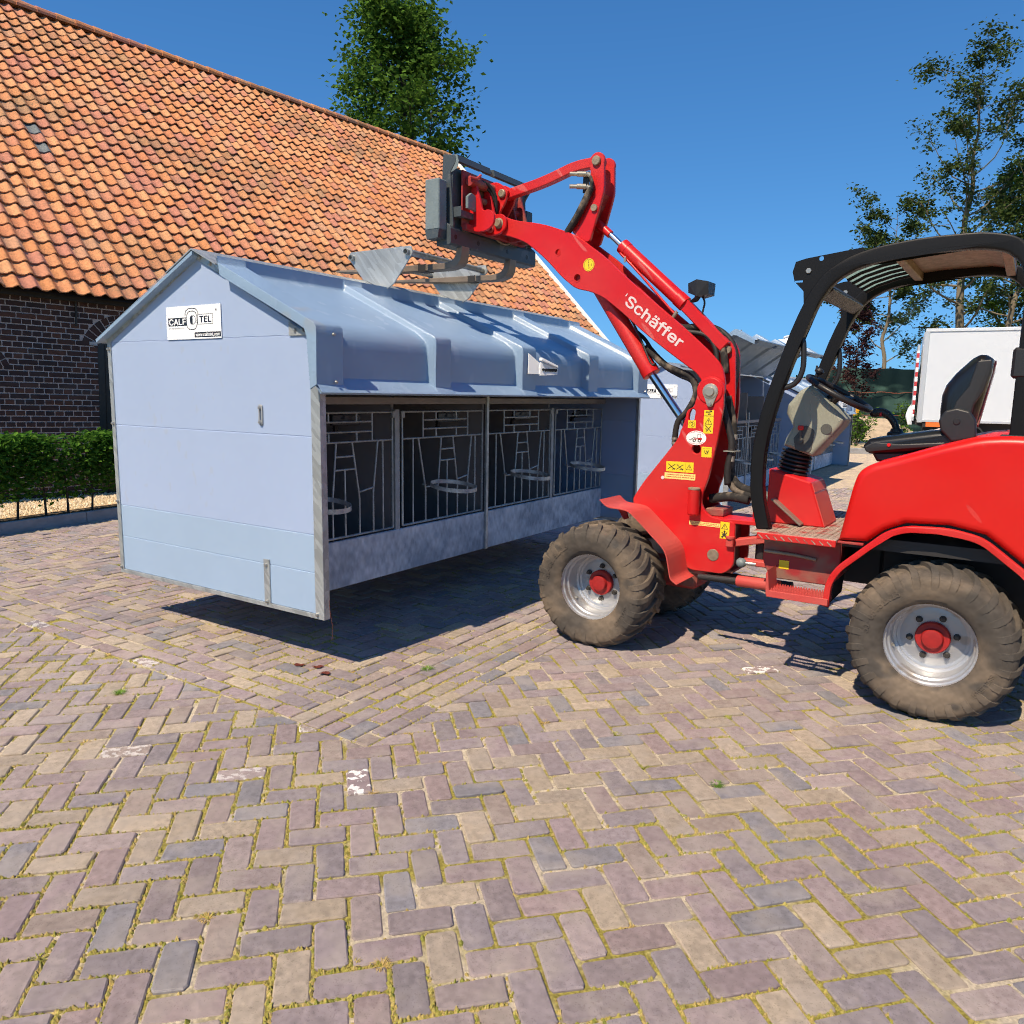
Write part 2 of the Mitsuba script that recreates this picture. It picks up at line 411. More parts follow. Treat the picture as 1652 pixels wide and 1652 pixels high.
def tyre_color(p, n, uv):
    m = fbm(p.x * 5, p.y * 5, p.z * 5, octaves=3)
    k = fbm(p.x * 38, p.y * 38, p.z * 38, octaves=2)
    c = mix(C(.070, .061, .053), C(.160, .125, .092), smoothstep(.36, .66, m))
    c = mix(c, C(.060, .056, .052), smoothstep(.60, .74, fbm(p.x * 8 + 5, p.y * 9, p.z * 9, octaves=3)) * .75)
    return c * (.7 + .6 * k)
mat("tyre", tyre_color, .85, spec=.25)
mat("tyre_lug", lambda p, n, uv: mix(C(.070, .062, .054), C(.150, .118, .088), smoothstep(.38, .68, fbm(p.x * 5, p.y * 5, p.z * 5, octaves=3))) * (.75 + .5 * fbm(p.x * 38, p.y * 38, p.z * 38, octaves=2)), .8, spec=.25)
def rim_color(p, n, uv):
    d = smoothstep(.58, .72, fbm(p.x * 13, p.y * 13, p.z * 13, octaves=3))
    return mix(C(.40, .41, .43), C(.26, .20, .14), d * .5)
mat("rim", rim_color, .34, metal=.45)
mat("lug_nut", (.055, .050, .045), .5, metal=.4)
mat("decal_yellow", (.80, .56, .018), .4)
mat("decal_pale", (.80, .62, .20), .45)
mat("decal_white", (.80, .78, .76), .4)
mat("decal_ink", (.035, .030, .020), .5)
mat("decal_red", (.45, .02, .02), .4)
mat("letter_silver", (.66, .55, .55), .4)
mat("tread_plate", lambda p, n, uv: mix(C(.34, .06, .05), C(.36, .28, .22), smoothstep(.30, .55, fbm(p.x * 12, p.y * 12, p.z * 12))), .55, metal=.2)
scene["m_tinted_glass"] = {"type": "principledthin", "base_color": {"type": "rgb", "value": [.55, .68, .64]}, "roughness": .3, "diff_trans": 1.5, "eta": 1.4}
mat("orange_lamp", (.78, .17, .03), .3)
mat("truck_white", lambda p, n, uv: C(.60, .645, .70) * (.96 + .06 * fbm(p.x * .6, p.y * .6, p.z * .6)), .4)
mat("alu", (.62, .64, .65), .4, metal=.5)
mat("chassis", (.022, .021, .022), .6)
mat("truck_red", (.50, .045, .05), .4)

def net_color(p, n, uv):
    m = fbm(p.x * .9, p.y * .9, p.z * 1.4, octaves=3)
    return mix(C(.006, .018, .020), C(.055, .11, .09), smoothstep(.46, .66, m))
mat("net", net_color, .8, spec=.1)
mat("strap", (.28, .09, .05), .7)

def leaf(name, cols, trans=.35, rough=.5):
    def f(p, n, uv):
        return pick(uv.x, cols) * (.8 + .4 * noise(p.x * 3, p.y * 3, p.z * 3))
    scene["m_" + name] = {"type": "principledthin", "base_color": mikit.proc(f), "roughness": rough, "diff_trans": 2 * trans, "spec_trans": 0.0, "eta": 1.4}
leaf("hedge_leaf", [(.055, .155, .022), (.040, .115, .018), (.085, .205, .028), (.048, .135, .024), (.12, .25, .035)])
leaf("tree_leaf", [(.060, .095, .030), (.045, .078, .030), (.085, .125, .032), (.055, .085, .034), (.10, .145, .038)])
leaf("fresh_leaf", [(.10, .20, .03), (.075, .15, .028), (.14, .26, .04), (.06, .12, .025)])
leaf("copper_leaf", [(.055, .026, .028), (.040, .020, .024), (.075, .034, .030), (.035, .019, .022)], trans=.2)
leaf("far_leaf", [(.060, .100, .040), (.075, .115, .045), (.050, .085, .040)], trans=.2)
mat("bark", lambda p, n, uv: mix(C(.13, .105, .075), C(.26, .225, .16), fbm(p.x * 9, p.y * 9, p.z * 2.5)), .9, spec=.1)
mat("dark_bark", (.05, .04, .032), .9)
mat("yellow_paint", (.72, .36, .02), .4)
mat("timber", lambda p, n, uv: C(.52, .36, .20) * (.75 + .5 * fbm(p.x * 3, p.y * 20, p.z * 30)), .8)
mat("pot", (.012, .012, .012), .6)
# ------------------------------------------------------------------ ground and paving
R_, U_, F_ = np.cross(_f, UP), UP, _f
def proj(p):
    """Pixel of a point in a 1652-pixel picture; only used to pick which pieces are large enough to be entries of their own."""
    d = np.asarray(p, float) - EYE
    z = d @ F_
    return np.stack([826 + 1238 * (d @ R_) / z, 826.5 - 1238 * (d @ U_) / z, z], -1)

big = [[-900, -300], [900, -300], [900, 1600], [-900, 1600]]
put("meadow_ground", tm([[x, y, -.16] for x, y in big], [[0, 1, 2], [0, 2, 3]]), "m_meadow", kind="structure")
yard = thing("paved_yard", kind="structure")
put("joint_bed", tm([[-22, -6, -.007], [26, -6, -.007], [26, 13.6, -.007], [-22, 13.6, -.007]], [[0, 1, 2], [0, 2, 3]]), "m_joint", yard)
put("far_paving", tm([[-22, 13.6, -.006], [26, 13.6, -.006], [26, 22.6, -.006], [-22, 22.6, -.006]], [[0, 1, 2], [0, 2, 3]]), "m_far_paving", yard)

APEX = np.array([-.62, 3.20])
UF, UD = az(33)[:2], az(-57)[:2]

def zone_poly(a0, a1, b0, b1):
    return Polygon([APEX + a * UF + b * UD for a, b in ((a0, b0), (a1, b0), (a1, b1), (a0, b1))])
inner = zone_poly(.33, 30, .52, 30)
band_left = zone_poly(0, .33, .52, 30)
band_right = zone_poly(0, 30, 0, .52)
whole = Polygon([(-14, .9), (16, .9), (16, 13.6), (-14, 13.6)])
view = Polygon([(-1.7, 1.1), (1.7, 1.1), (.72 * 13.6 + .8, 13.6), (-.72 * 13.6 - .8, 13.6)]).intersection(whole)
outer = view.difference(shapely.union_all([inner, band_left, band_right]))

def herringbone(ang, region, p=.1025):
    a, b = az(ang)[:2], az(ang - 90)[:2]
    c = np.array(region.bounds).reshape(2, 2)
    cor = np.array([[x, y] for x in c[:, 0] for y in c[:, 1]]) - APEX
    i0, i1 = int((cor @ a).min() / p) - 2, int((cor @ a).max() / p) + 2
    j0, j1 = int((cor @ b).min() / p) - 2, int((cor @ b).max() / p) + 2
    shapely.prepare(region)
    out = []
    for i in range(i0, i1):
        for j in range(j0, j1):
            k = (i - j) % 4
            if k == 0:
                out.append((i + 1, j + .5, 0))
            elif k == 3:
                out.append((i + .5, j + 1, 1))
    return [(APEX + p * x * a + p * y * b, a if o == 0 else b) for x, y, o in out]

def stretchers(region, a0, b0, rows, n, along, across, p=.1025):
    out = []
    for r in range(rows):
        sh = (.5 if r % 2 else 0) + .12 * rng.random()
        for i in range(-1, n):
            out.append((APEX + (a0 + (i + sh) * .205) * along + (b0 + (r + .5) * .104) * across, along))
    return out

def paver_pieces():
    res = []
    for region, lst in ((outer, herringbone(77, outer)), (inner.intersection(view), herringbone(33, inner.intersection(view))),
                        (band_left.intersection(view), stretchers(None, .55, .01, 3, 60, UD, UF)), (band_right.intersection(view), stretchers(None, 0, 0, 5, 60, UF, UD))):
        shapely.prepare(region)
        inside = region.buffer(-.12)
        for c, d in lst:
            if not region.intersects(Point(c).buffer(.10)):
                continue
            e = np.array([-d[1], d[0]])
            L, W = .0965 + rng.normal(0, .0012), .0455 + rng.normal(0, .0010)
            t = rng.normal(0, .012)
            d2, e2 = d * math.cos(t) + e * math.sin(t), e * math.cos(t) - d * math.sin(t)
            c = c + rng.normal(0, .0018, 2)
            k, q = rng.uniform(.006, .014), rng.uniform(.004, .010)
            pts = []
            for sx, sy in ((1, 1), (-1, 1), (-1, -1), (1, -1)):
                j = rng.normal(0, .0018, 2)
                A, B = (sx * (L - k), sy * W), (sx * L, sy * (W - q))
                for x, y in ((B, A) if sx * sy > 0 else (A, B)):
                    pts.append(c + (x + j[0]) * d2 + (y + j[1]) * e2)
            poly = Polygon(pts)
            if not inside.contains(Point(c)):
                poly = poly.intersection(region.buffer(-.004))
                if poly.geom_type != "Polygon" or poly.area < .0022:
                    continue
            res.append(poly)
    return res

def paver_mesh(poly, far):
    poly = orient(poly, 1.0)
    p = np.array(poly.exterior.coords)[:-1]
    c = p.mean(0)
    if far:
        q = np.array(poly.minimum_rotated_rectangle.exterior.coords)[:-1] if len(p) >= 8 else p
        p = q if Polygon(q).exterior.is_ccw else q[::-1]
    n = len(p)
    if n < 3:
        return None
    z0, g = rng.normal(0, .0018), rng.normal(0, .014, 2)
    s = .93 if far else None
    top = c + (p - c) * .935 if far else _ring_in(p, .0042)
    mid = p
    zt = lambda q: z0 + (q - c) @ g
    crown = .0012
    V = [[*c, z0 + crown]] + [[*q, zt(q)] for q in top] + [[*q, zt(q) - .0045] for q in mid] + [[*q, -.03] for q in mid]
    i = np.arange(n); j = (i + 1) % n
    F = [np.stack([i * 0, 1 + i, 1 + j], 1)]
    for a in (1, 1 + n):
        F += [np.stack([i + a, i + a + n, j + a + n], 1), np.stack([i + a, j + a + n, j + a], 1)]
    return np.array(V), np.vstack(F)

pieces = paver_pieces()
cen = np.array([[*p.centroid.coords[0], 0] for p in pieces])
px = proj(cen)
seen = (px[:, 0] > -30) & (px[:, 0] < 1682) & (px[:, 1] < 1700)
area = np.array([p.area for p in pieces]) / px[:, 2] ** 3
own = np.zeros(len(pieces), bool)
lower = seen & (px[:, 1] > 1452)
own[np.where(seen & ~lower)[0][np.argsort(-area[seen & ~lower])[:230]]] = True
own[np.where(lower)[0][np.argsort(-area[lower])[:75]]] = True
marks = [(-.575, 2.896), (1.385, 4.231), (-1.056, 2.957), (-3.18, 4.949), (-.954, 3.33), (-1.641, 3.19), (-2.183, 4.267)]
whites = {int(np.argmin(np.linalg.norm(cen[:, :2] - m, axis=1))): (.99 if i < 2 else .98) for i, m in enumerate(marks)}
SV, SF, SU, nv = [], [], [], 0
for k, poly in enumerate(pieces):
    m = paver_mesh(poly, px[k, 2] > 7.5)
    if m is None:
        continue
    u = np.tile([rng.random(), rng.random() * .96 if k not in whites else whites[k]], (len(m[0]), 1))
    if own[k]:
        put("paver", tm(*m), "m_paver", yard, uv=u)
    else:
        SV.append(m[0]); SF.append(m[1] + nv); SU.append(u); nv += len(m[0])
put("pavers_beyond", tm(np.vstack(SV), np.vstack(SF)), "m_paver", yard, uv=np.vstack(SU), kind="stuff", label="rest of the worn brick pavers laid in herringbone")

# moss in the joints of the nearer paving, tufts of dry grass
def scatter_blobs(points, sizes, flat=.55):
    n = len(points)
    a = rng.random(n)[:, None] * 6.28 + np.arange(5)[None] * 1.2566 + rng.normal(0, .25, (n, 5))
    r = sizes[:, None] * rng.uniform(.6, 1.3, (n, 5))
    ring = np.stack([np.cos(a) * r, np.sin(a) * r, np.full_like(a, 0)], -1) + points[:, None]
    top = points + np.stack([rng.normal(0, .25, n) * sizes, rng.normal(0, .25, n) * sizes, sizes * flat * rng.uniform(.6, 1.5, n)], -1)
    V = np.concatenate([ring, top[:, None]], 1).reshape(-1, 3)
    i = np.arange(5)
    F = (np.stack([i, (i + 1) % 5, i * 0 + 5], 1)[None] + 6 * np.arange(n)[:, None, None]).reshape(-1, 3)
    return V, F
P = []
for k, poly in enumerate(pieces):
    if not seen[k] or px[k, 2] > 8.5:
        continue
    e = np.array(poly.exterior.coords)
    dens = {0: 110, 1: 70}.get(int(px[k, 2] > 3.2), 40) if px[k, 2] < 5 else 22
    for a, b in zip(e, e[1:]):
        m = (a + b) / 2
        clump = meshkit.fbm(np.array([m[0] * 2.4, m[1] * 2.4, 5.0]), 3)
        right = np.clip((m[0] * .35 + .45), 0, 1)
        w = np.clip((clump - .34 - .17 * right) * 5, .02, 1)
        n = rng.poisson(np.linalg.norm(b - a) * dens * w)
        if n:
            t = rng.random((n, 1))
            nrm = np.array([b[1] - a[1], a[0] - b[0]]) / (np.linalg.norm(b - a) + 1e-9)
            P.append(a + (b - a) * t + nrm * rng.uniform(.001, .010, (n, 1)))
P = np.vstack(P)
P = np.column_stack([P, np.full(len(P), -.007)])
V, F = scatter_blobs(P, rng.uniform(.004, .0095, len(P)), 1.25)
put("joint_moss", tm(V, F), "m_moss", uv=np.repeat(np.column_stack([rng.random(len(P)), rng.random(len(P))]), 6, 0), kind="stuff", label="yellow green moss growing in the joints of the paving", cat="moss")

def grass_tuft(c, n, size, spread):
    V, F = [], []
    for _ in range(n):
        a, l = rng.random() * 6.28, size * rng.uniform(.5, 1.2)
        d = np.array([math.cos(a), math.sin(a), 0])
        s = np.array([-d[1], d[0], 0]) * .0012
        b = c + d * spread * rng.random() * .3
        m = b + d * l * .45 + np.array([0, 0, l * rng.uniform(.25, .55)])
        e = m + d * l * .5 + np.array([0, 0, -l * rng.uniform(-.1, .3)])
        k = len(V)
        V += [b - s, b + s, m - s, m + s, e]
        F += [[k, k + 1, k + 3], [k, k + 3, k + 2], [k + 2, k + 3, k + 4]]
    return np.array(V), np.array(F)
tv, tf, n, tu = [], [], 0, []
near = np.where(seen & (px[:, 2] > 2.0) & (px[:, 2] < 9.5))[0]
for k in rng.choice(near, 210, replace=False):
    e = np.array(pieces[k].exterior.coords)
    q = np.array([*e[rng.integers(len(e) - 1)], -.008])
    v, f = grass_tuft(q, rng.integers(30, 75), rng.uniform(.010, .026), .05)
    tv.append(v); tf.append(f + n); n += len(v); tu.append(np.tile([rng.random(), 0], (len(v), 1)))
put("dry_grass", tm(np.vstack(tv), np.vstack(tf)), "m_straw", uv=np.vstack(tu), kind="stuff", label="small tufts of straw coloured dry grass in the paving joints", cat="grass")
for x, y, sz, l in ((-2.0, 3.76, .035, "small green weed in the joints of the left foreground paving"), (-.464, 4.17, .045, "green and straw weed in the paving below the hutch shadow"), (.851, 2.913, .028, "green grass tuft between the pavers in front of the loader")):
    v, f = grass_tuft(np.array([x, y, -.006]), 90, sz, .05)
    put("weed_tuft", tm(v, f), "m_weed", label=l, cat="weed", group="green weeds in the paving")
for x, y, a, l in ((-1.20, 4.19, .3, "dark red dead leaf on the pavers, leftmost of three near the hutch shadow"), (-1.085, 4.165, 1.2, "dark red dead leaf on the pavers, middle one of three near the hutch shadow"), (-1.02, 4.07, 2.1, "dark red dead leaf on the pavers, nearest of three near the hutch shadow")):
    th = np.linspace(0, 2 * math.pi, 14, endpoint=False)
    r = .019 * (1 + .25 * np.cos(3 * th + a) + .12 * np.sin(5 * th))
    v = np.column_stack([x + 1.5 * r * np.cos(th + a), y + r * np.sin(th + a), .0065 + .004 * np.abs(np.cos(th * 1.5))])
    v = np.vstack([v, [x, y, .004], v - [0, 0, .0015], [x, y, .0025]])
    i = np.arange(14); j = (i + 1) % 14
    put("fallen_leaf", tm(v, np.vstack([np.stack([i, j, i * 0 + 14], 1), np.stack([j + 15, i + 15, i * 0 + 29], 1), np.stack([i, i + 15, j + 15], 1), np.stack([i, j + 15, j], 1)])), "m_dead_leaf", label=l, cat="leaf", group="dead leaves by the hutch shadow")

# ------------------------------------------------------------------ barn
BP = np.array([-6.367, 9.902, 1.735])
def ray(x, y):
    return F_ + R_ * (x - 826) / 1238 - U_ * (y - 826.5) / 1238
BA = np.array([.669, .743, -.0165]); BA /= np.linalg.norm(BA)          # along the eaves; the old wall leans a little
BU = np.array([.0408, -.0155, .999]); BU -= BA * (BA @ BU); BU /= np.linalg.norm(BU)
BI = np.cross(BU, BA)                                                   # into the barn
MB = M4(BP, BA, BI, BU)                                                 # local: s along, i inwards, h up
barn = thing("brick_barn", "old dark brick barn with a large orange pantile roof behind the hutch", "barn")
SL, SR, HB, HE = -4.0, 12.85, -2.0, 1.03
wall = put("wall", cat([bx(SL, SR, .003, .30, HB, 1.05), bx(SR - .3, SR, .3, 11.9, HB, 1.05), bx(SL, SL + .3, .3, 11.9, HB, 1.05), bx(SL + .3, SR - .3, 11.6, 11.9, HB, 1.05)]), "m_mortar", barn, MB)
# openings: a shuttered arch at the right and one at the left of the visible wall
ARCH = [(1.38, .42, .37), (-.61, .06, .37)]                            # centre s, springing h, half width
course, pitch = .0725, .1135
bricks = []
def arch_cut(c, half, wd=.21):
    rise = .42
    Ro = ((half + wd) ** 2 + rise ** 2) / (2 * rise)
    return Ro, Ro - rise
for r in range(-24, 16):
    h0 = HB + .35 + (r + 20) * course
    if h0 + course > 1.06 or h0 < HB + .2:
        continue
    head = r % 2
    w = pitch if head else 2 * pitch
    off = (.0 if head else (pitch * (.5 + (r // 2 % 2))))
    for q in range(int((-1.0 - off) / w), int((4.4 - off) / w)):
        s0 = off + q * w
        a, b = s0 + .0065, s0 + w - .0065
        segs = [(a, b)]
        for c, sp, half in ARCH:
            Ro, dn = arch_cut(c, half)
            hm = h0 + course / 2
            if hm < sp:
                k = half
            else:
                k = math.sqrt(max(Ro**2 - (hm - sp + dn) ** 2, 0)) if hm - sp + dn < Ro else 0
                k = k + .008 if k else 0
            if k:
                segs = [x for a_, b_ in segs for x in ((a_, min(b_, c - k)), (max(a_, c + k), b_)) if x[1] - x[0] > .025]
        for a_, b_ in segs:
            bricks.append((a_, b_, h0 + .0065, h0 + course - .0068))
def brick_mesh(a, b, c, d):
    j = rng.normal(0, .0015, 8)
    y = -.002 - abs(rng.normal(0, .0025))
    e = .004
    fr = [[a + e + j[0], y, c + e + j[1]], [b - e + j[2], y, c + e + j[3]], [b - e + j[4], y, d - e + j[5]], [a + e + j[6], y, d - e + j[7]]]
    md = [[a, y + .004, c], [b, y + .004, c], [b, y + .004, d], [a, y + .004, d]]
    bk = [[x, .02, z] for x, _, z in md]
    i = np.arange(4); k = (i + 1) % 4
    F = [[0, 1, 2], [0, 2, 3]]
    for o in (0, 4):
        F += np.stack([i + o, i + o + 4, k + o + 4], 1).tolist() + np.stack([i + o, k + o + 4, k + o], 1).tolist()
    return outward(tm(fr + md + bk, F))
def radial_mesh(c, zc, r0, r1, t0, t1):
    p = [[c + r * math.cos(t), zc + r * math.sin(t)] for r, t in ((r0, t0), (r1, t0), (r1, t1), (r0, t1))]
    return plate(p, -.006, .02, .004)
bv, bf, bu, n, cnt = [], [], [], 0, 0
for a, b, c, d in bricks:
    m = brick_mesh(a, b, c, d)
    u = np.tile([rng.random(), rng.random()], (len(m.vertices), 1))
    if -.62 < a < 1.2 and c > -1.05 and cnt < 300:
        put("brick", m, "m_brick", wall, MB, uv=u); cnt += 1
    else:
        bv.append(m.vertices); bf.append(m.faces + n); bu.append(u); n += len(m.vertices)
put("bricks_beyond", tm(np.vstack(bv), np.vstack(bf)), "m_brick", wall, MB, uv=np.vstack(bu), kind="stuff")
for kk, (c, sp, half) in enumerate(ARCH):
    Ro, dn = arch_cut(c, half)
    Ri = Ro - .215
    zc = sp - dn
    t0 = math.asin(min(.99, dn / Ro)) + .02
    nv_ = 15
    th = np.linspace(t0, math.pi - t0, nv_ + 1)
    for a, b in zip(th, th[1:]):
        lead = rng.integers(3)
        g = .0055
        cuts = [(Ri, Ro - .006)] if lead == 0 else [(Ri, Ri + .105), (Ri + .114, Ro - .006)] if lead == 1 else [(Ri, Ri + .13), (Ri + .14, Ro - .006)]
        for r0, r1 in cuts:
            m = radial_mesh(c, zc, r0, r1, a + g / r1, b - g / r1)
            put("arch_brick", m, "m_brick", wall, MB, uv=np.tile([rng.random(), rng.random()], (len(m.vertices), 1)))
    put("arch_bed", plate([[c + r * math.cos(t), zc + r * math.sin(t)] for r, t in [(Ri, x) for x in th] + [(Ro, x) for x in th[::-1]]], -.0015, .02), "m_mortar", wall, MB)
    dr_ = [[c - half, HB], [c + half, HB], [c + half, sp]] + [[c + Ri * math.cos(t), zc + Ri * math.sin(t)] for t in th if abs(Ri * math.cos(t)) < half] + [[c - half, sp]]
    dk = put("door" if kk == 0 else "shutter", plate(dr_, -.001, .03, .002), "m_barn_door", barn, MB, label="dark green painted door under the brick arch" if kk == 0 else "dark shutter under the left brick arch")
    for x in np.linspace(-half + .09, half - .09, 6):
        put("plank_strip", bx(c + x - .004, c + x + .004, -.004, -.0005, HB, sp - .01), "m_black_paint", dk, MB)
put("impost_stone", bx(.905, 1.008, -.010, .02, .395, .445, .003), "m_whitewash", wall, MB)
put("iron_anchor", tube([[.745, -.02, .63], [.75, -.025, .80], [.742, -.03, .99]], .014, 6), "m_black_plastic", barn, MB)

# roof: pantiles one by one
BETA = math.radians(41.0)
OV, LEN = .32, 8.35
def roof_pt(s, t, lift=0.0):
    """s along, t up the slope from the eaves, lift along the roof's normal."""
    return np.array([s, -OV + t * math.cos(BETA) - lift * math.sin(BETA), HE + t * math.sin(BETA) + lift * math.cos(BETA)])
TW, TG = .2025, .258
xs = np.linspace(0, 1.12, 11)
prof = .024 * np.cos(2 * math.pi * (xs - .80)) + .006 * np.cos(4 * math.pi * (xs - .8))
roof = put("roof", cat([tm([roof_pt(SL, 0, -.05), roof_pt(SR, 0, -.05), roof_pt(SR, LEN, -.05), roof_pt(SL, LEN, -.05)], [[0, 1, 2], [0, 2, 3]]),
                        tm([[SL, 5.98, HE + 5.42], [SR, 5.98, HE + 5.42], [SR, 12.3, HE - .05], [SL, 12.3, HE - .05]], [[0, 1, 2], [0, 2, 3]]),
                        tm([[SR - .02, .02, 1.0], [SR - .02, 11.9, 1.0], [SR - .02, 5.98, HE + 5.35]], [[0, 1, 2]]),
                        tm([[SL + .02, .02, 1.0], [SL + .02, 11.9, 1.0], [SL + .02, 5.98, HE + 5.35]], [[0, 1, 2]])]), "m_dark_wood", barn, MB)
def tile_mesh(s0, t0):
    sag = .05 * (meshkit.fbm(np.array([s0 * .5, t0 * .5, 2.0]), 2) - .5)
    jz, js, jt, tw = sag + rng.normal(0, .005), rng.normal(0, .004), rng.normal(0, .005), rng.normal(0, .012)
    Lt = TG * 1.22
    V = []
    for part in range(3):       # lower lip underside, lower lip top, upper end
        for x, z in zip(xs, prof):
            if part == 0:
                V.append(roof_pt(s0 + js + x * TW, t0 + jt + tw * (x - .5) * TW, z + .026 + jz - .016))
            elif part == 1:
                V.append(roof_pt(s0 + js + x * TW, t0 + jt + tw * (x - .5) * TW, z + .026 + jz))
            else:
                V.append(roof_pt(s0 + js + x * TW, t0 + jt + Lt, z - .012 + jz))
    n = len(xs)
    i = np.arange(n - 1)
    F = np.vstack([np.stack([i + a, i + a + 1, i + a + n + 1], 1) for a in (0, n)] + [np.stack([i + a, i + a + n + 1, i + a + n], 1) for a in (0, n)])
    F = np.vstack([F, [[0, 2 * n, n], [n - 1, 2 * n - 1, 3 * n - 1]]])
    return tm(V, F)
rows, colsn = int(LEN / TG), int((SR - SL - .1) / TW)
tl = []
for r in range(rows):
    for c in range(colsn):
        s0, t0 = SR - .06 - (c + 1) * TW, r * TG - .02 + .012 * math.sin(c * .37)
        w = BP + np.array(roof_pt(s0 + .1, t0 + .1)) @ np.stack([BA, BI, BU])
        q = proj(w)
        if q[0] < -160 and r > 2:
            continue
        tl.append((s0, t0, q))
def vis(q):
    return 0 < q[0] < 1000 and 207 < q[1] < 560 and not (q[1] > 400 + abs(q[0] - 320) * (.85 if q[0] < 320 else .19))
order = sorted(range(len(tl)), key=lambda k: tl[k][2][2] + (0 if vis(tl[k][2]) else 1e3))
own_t = set(order[:300])
bv, bf, bu, n = [], [], [], 0
slate = [min(range(len(tl)), key=lambda k: (tl[k][2][0] - x) ** 2 + (tl[k][2][1] - y) ** 2) for x, y in ((66, 243), (43, 208))]
for k, (s0, t0, q) in enumerate(tl):
    m = tile_mesh(s0, t0)
    u = np.tile([rng.random(), .998 if k in slate else rng.random() * .99], (len(m.vertices), 1))
    if k in own_t:
        kk = put("pantile", m, "m_roof_tile", roof, MB, smooth=True, uv=u)
        if k in slate:
            tag(kk, "grey replacement tile among the orange pantiles")
    else:
        v_, f_, _n = meshkit.arrays(m, False)
        bv.append(v_); bf.append(f_ + n); bu.append(u); n += len(v_)
put("pantiles_beyond", tm(np.vstack(bv), np.vstack(bf)), "m_roof_tile", roof, MB, smooth=True, uv=np.vstack(bu), kind="stuff")
for i in range(int((SR - SL) / .33)):
    s0 = SR - .35 - i * .33
    a = np.linspace(-.2, math.pi + .2, 9)
    c = np.array(roof_pt(0, LEN + .02))
    V = []
    for e, rr in ((0, .115 + rng.normal(0, .003)), (.36, .100)):
        for r2 in (rr, rr - .018):
            V += [[s0 + e, c[1] + r2 * math.cos(x) * 1.1, c[2] - .02 + r2 * math.sin(x) + rng.normal(0, .002)] for x in a]
    k = np.arange(8)
    F = []
    for A, B in ((0, 18), (27, 9), (9, 0), (18, 27)):
        F += np.stack([k + A, k + A + 1, k + B + 1], 1).tolist() + np.stack([k + A, k + B + 1, k + B], 1).tolist()
    put("ridge_tile", tm(V, F), "m_roof_tile", roof, MB, smooth=50, label=None) if False else put("ridge_tile", tm(V, F), "m_roof_tile", roof, MB, uv=np.tile([rng.random(), rng.random() * .9], (len(V), 1)))
e0, e1 = np.array(roof_pt(SR, -.05)), np.array(roof_pt(SR, LEN + .1))
put("bargeboard", bar(e0 + [.035, 0, -.075], e1 + [.035, 0, -.075], .05, .27, up=(0, -math.sin(BETA), math.cos(BETA)), b=.004), "m_white_paint", barn, MB, label="white bargeboard along the right edge of the roof")
put("gutter_board", bx(SL, SR - .05, -OV + .16, -.012, HE - .085, HE + .10), "m_dark_wood", barn, MB)

# ------------------------------------------------------------------ hedge, kerb, gravel in front of the barn
KA = az(26.5); KN = np.array([KA[1], -KA[0], 0])                        # along the kerb, towards the yard
MK = M4([-5.40, 7.93, 0], KA, -KN, [0, 0, 1])                           # local: along, into the bed, up
kerb = thing("kerb", "low grey concrete edging kerb in front of the clipped hedge", "kerb")
for i in range(-4, 8):
    put("kerb_stone", bx(i + .004, i + .996, 0, .055, -.2, .118 + rng.normal(0, .002), .006), "m_kerb", kerb, MK)
put("planting_bed", tm([[-4, .05, .085], [8, .05, .085], [8, .42, .085], [-4, .42, .085]], [[0, 1, 2], [0, 2, 3]]), "m_soil", M=MK, kind="structure")
put("bed_edging", bx(-4, 8, .42, .45, 0, .10, .004), "m_timber", M=MK, label="thin timber edging between the hedge bed and the gravel", cat="edging")
put("gravel_bed", tm([[-4, .45, .072], [8, .45, .072], [9, 3.5, .072], [-4, 4.0, .072]], [[0, 1, 2], [0, 2, 3]]), "m_dirt", M=MK, kind="structure")
gp = np.column_stack([rng.uniform(-.8, 3.6, 11000), .46 + 1.7 * rng.random(11000), np.full(11000, .072)])
V, F = scatter_blobs(gp, rng.uniform(.012, .026, len(gp)), 1.0)
put("gravel", tm(V, F), "m_gravel", M=MK, uv=np.repeat(np.column_stack([rng.random(len(gp)), rng.random(len(gp))]), 6, 0), kind="stuff", label="pale yellow gravel strip under the hedge along the barn", cat="gravel")

def leaf_cloud(P, size, tilt=.8, up=None, droop=0.0):
    """Folded leaves, 4 triangles each, at the points P."""
    n = len(P)
    a = rng.random(n) * 6.28
    d = np.stack([np.cos(a), np.sin(a), rng.normal(-droop, .45, n)], -1); d /= np.linalg.norm(d, axis=1, keepdims=True)
    nn = rng.normal(0, tilt, (n, 3)) + (np.array([0, 0, 1.0]) if up is None else up)
    s = np.cross(d, nn); s /= np.linalg.norm(s, axis=1, keepdims=True) + 1e-9
    w = np.cross(s, d)
    L = (size * rng.uniform(.65, 1.3, n))[:, None]
    V = np.stack([P, P + d * L * .45 + s * L * .30 + w * L * .10, P + d * L, P + d * L * .45 - s * L * .30 + w * L * .10, P + d * L * .5 - w * L * .02], 1).reshape(-1, 3)
    k = 5 * np.arange(n)[:, None, None]
    F = (np.array([[0, 1, 4], [1, 2, 4], [2, 3, 4], [3, 0, 4]])[None] + k).reshape(-1, 3)
    u = np.repeat(np.column_stack([rng.random(n), rng.random(n)]), 5, 0)
    return tm(V, F), u

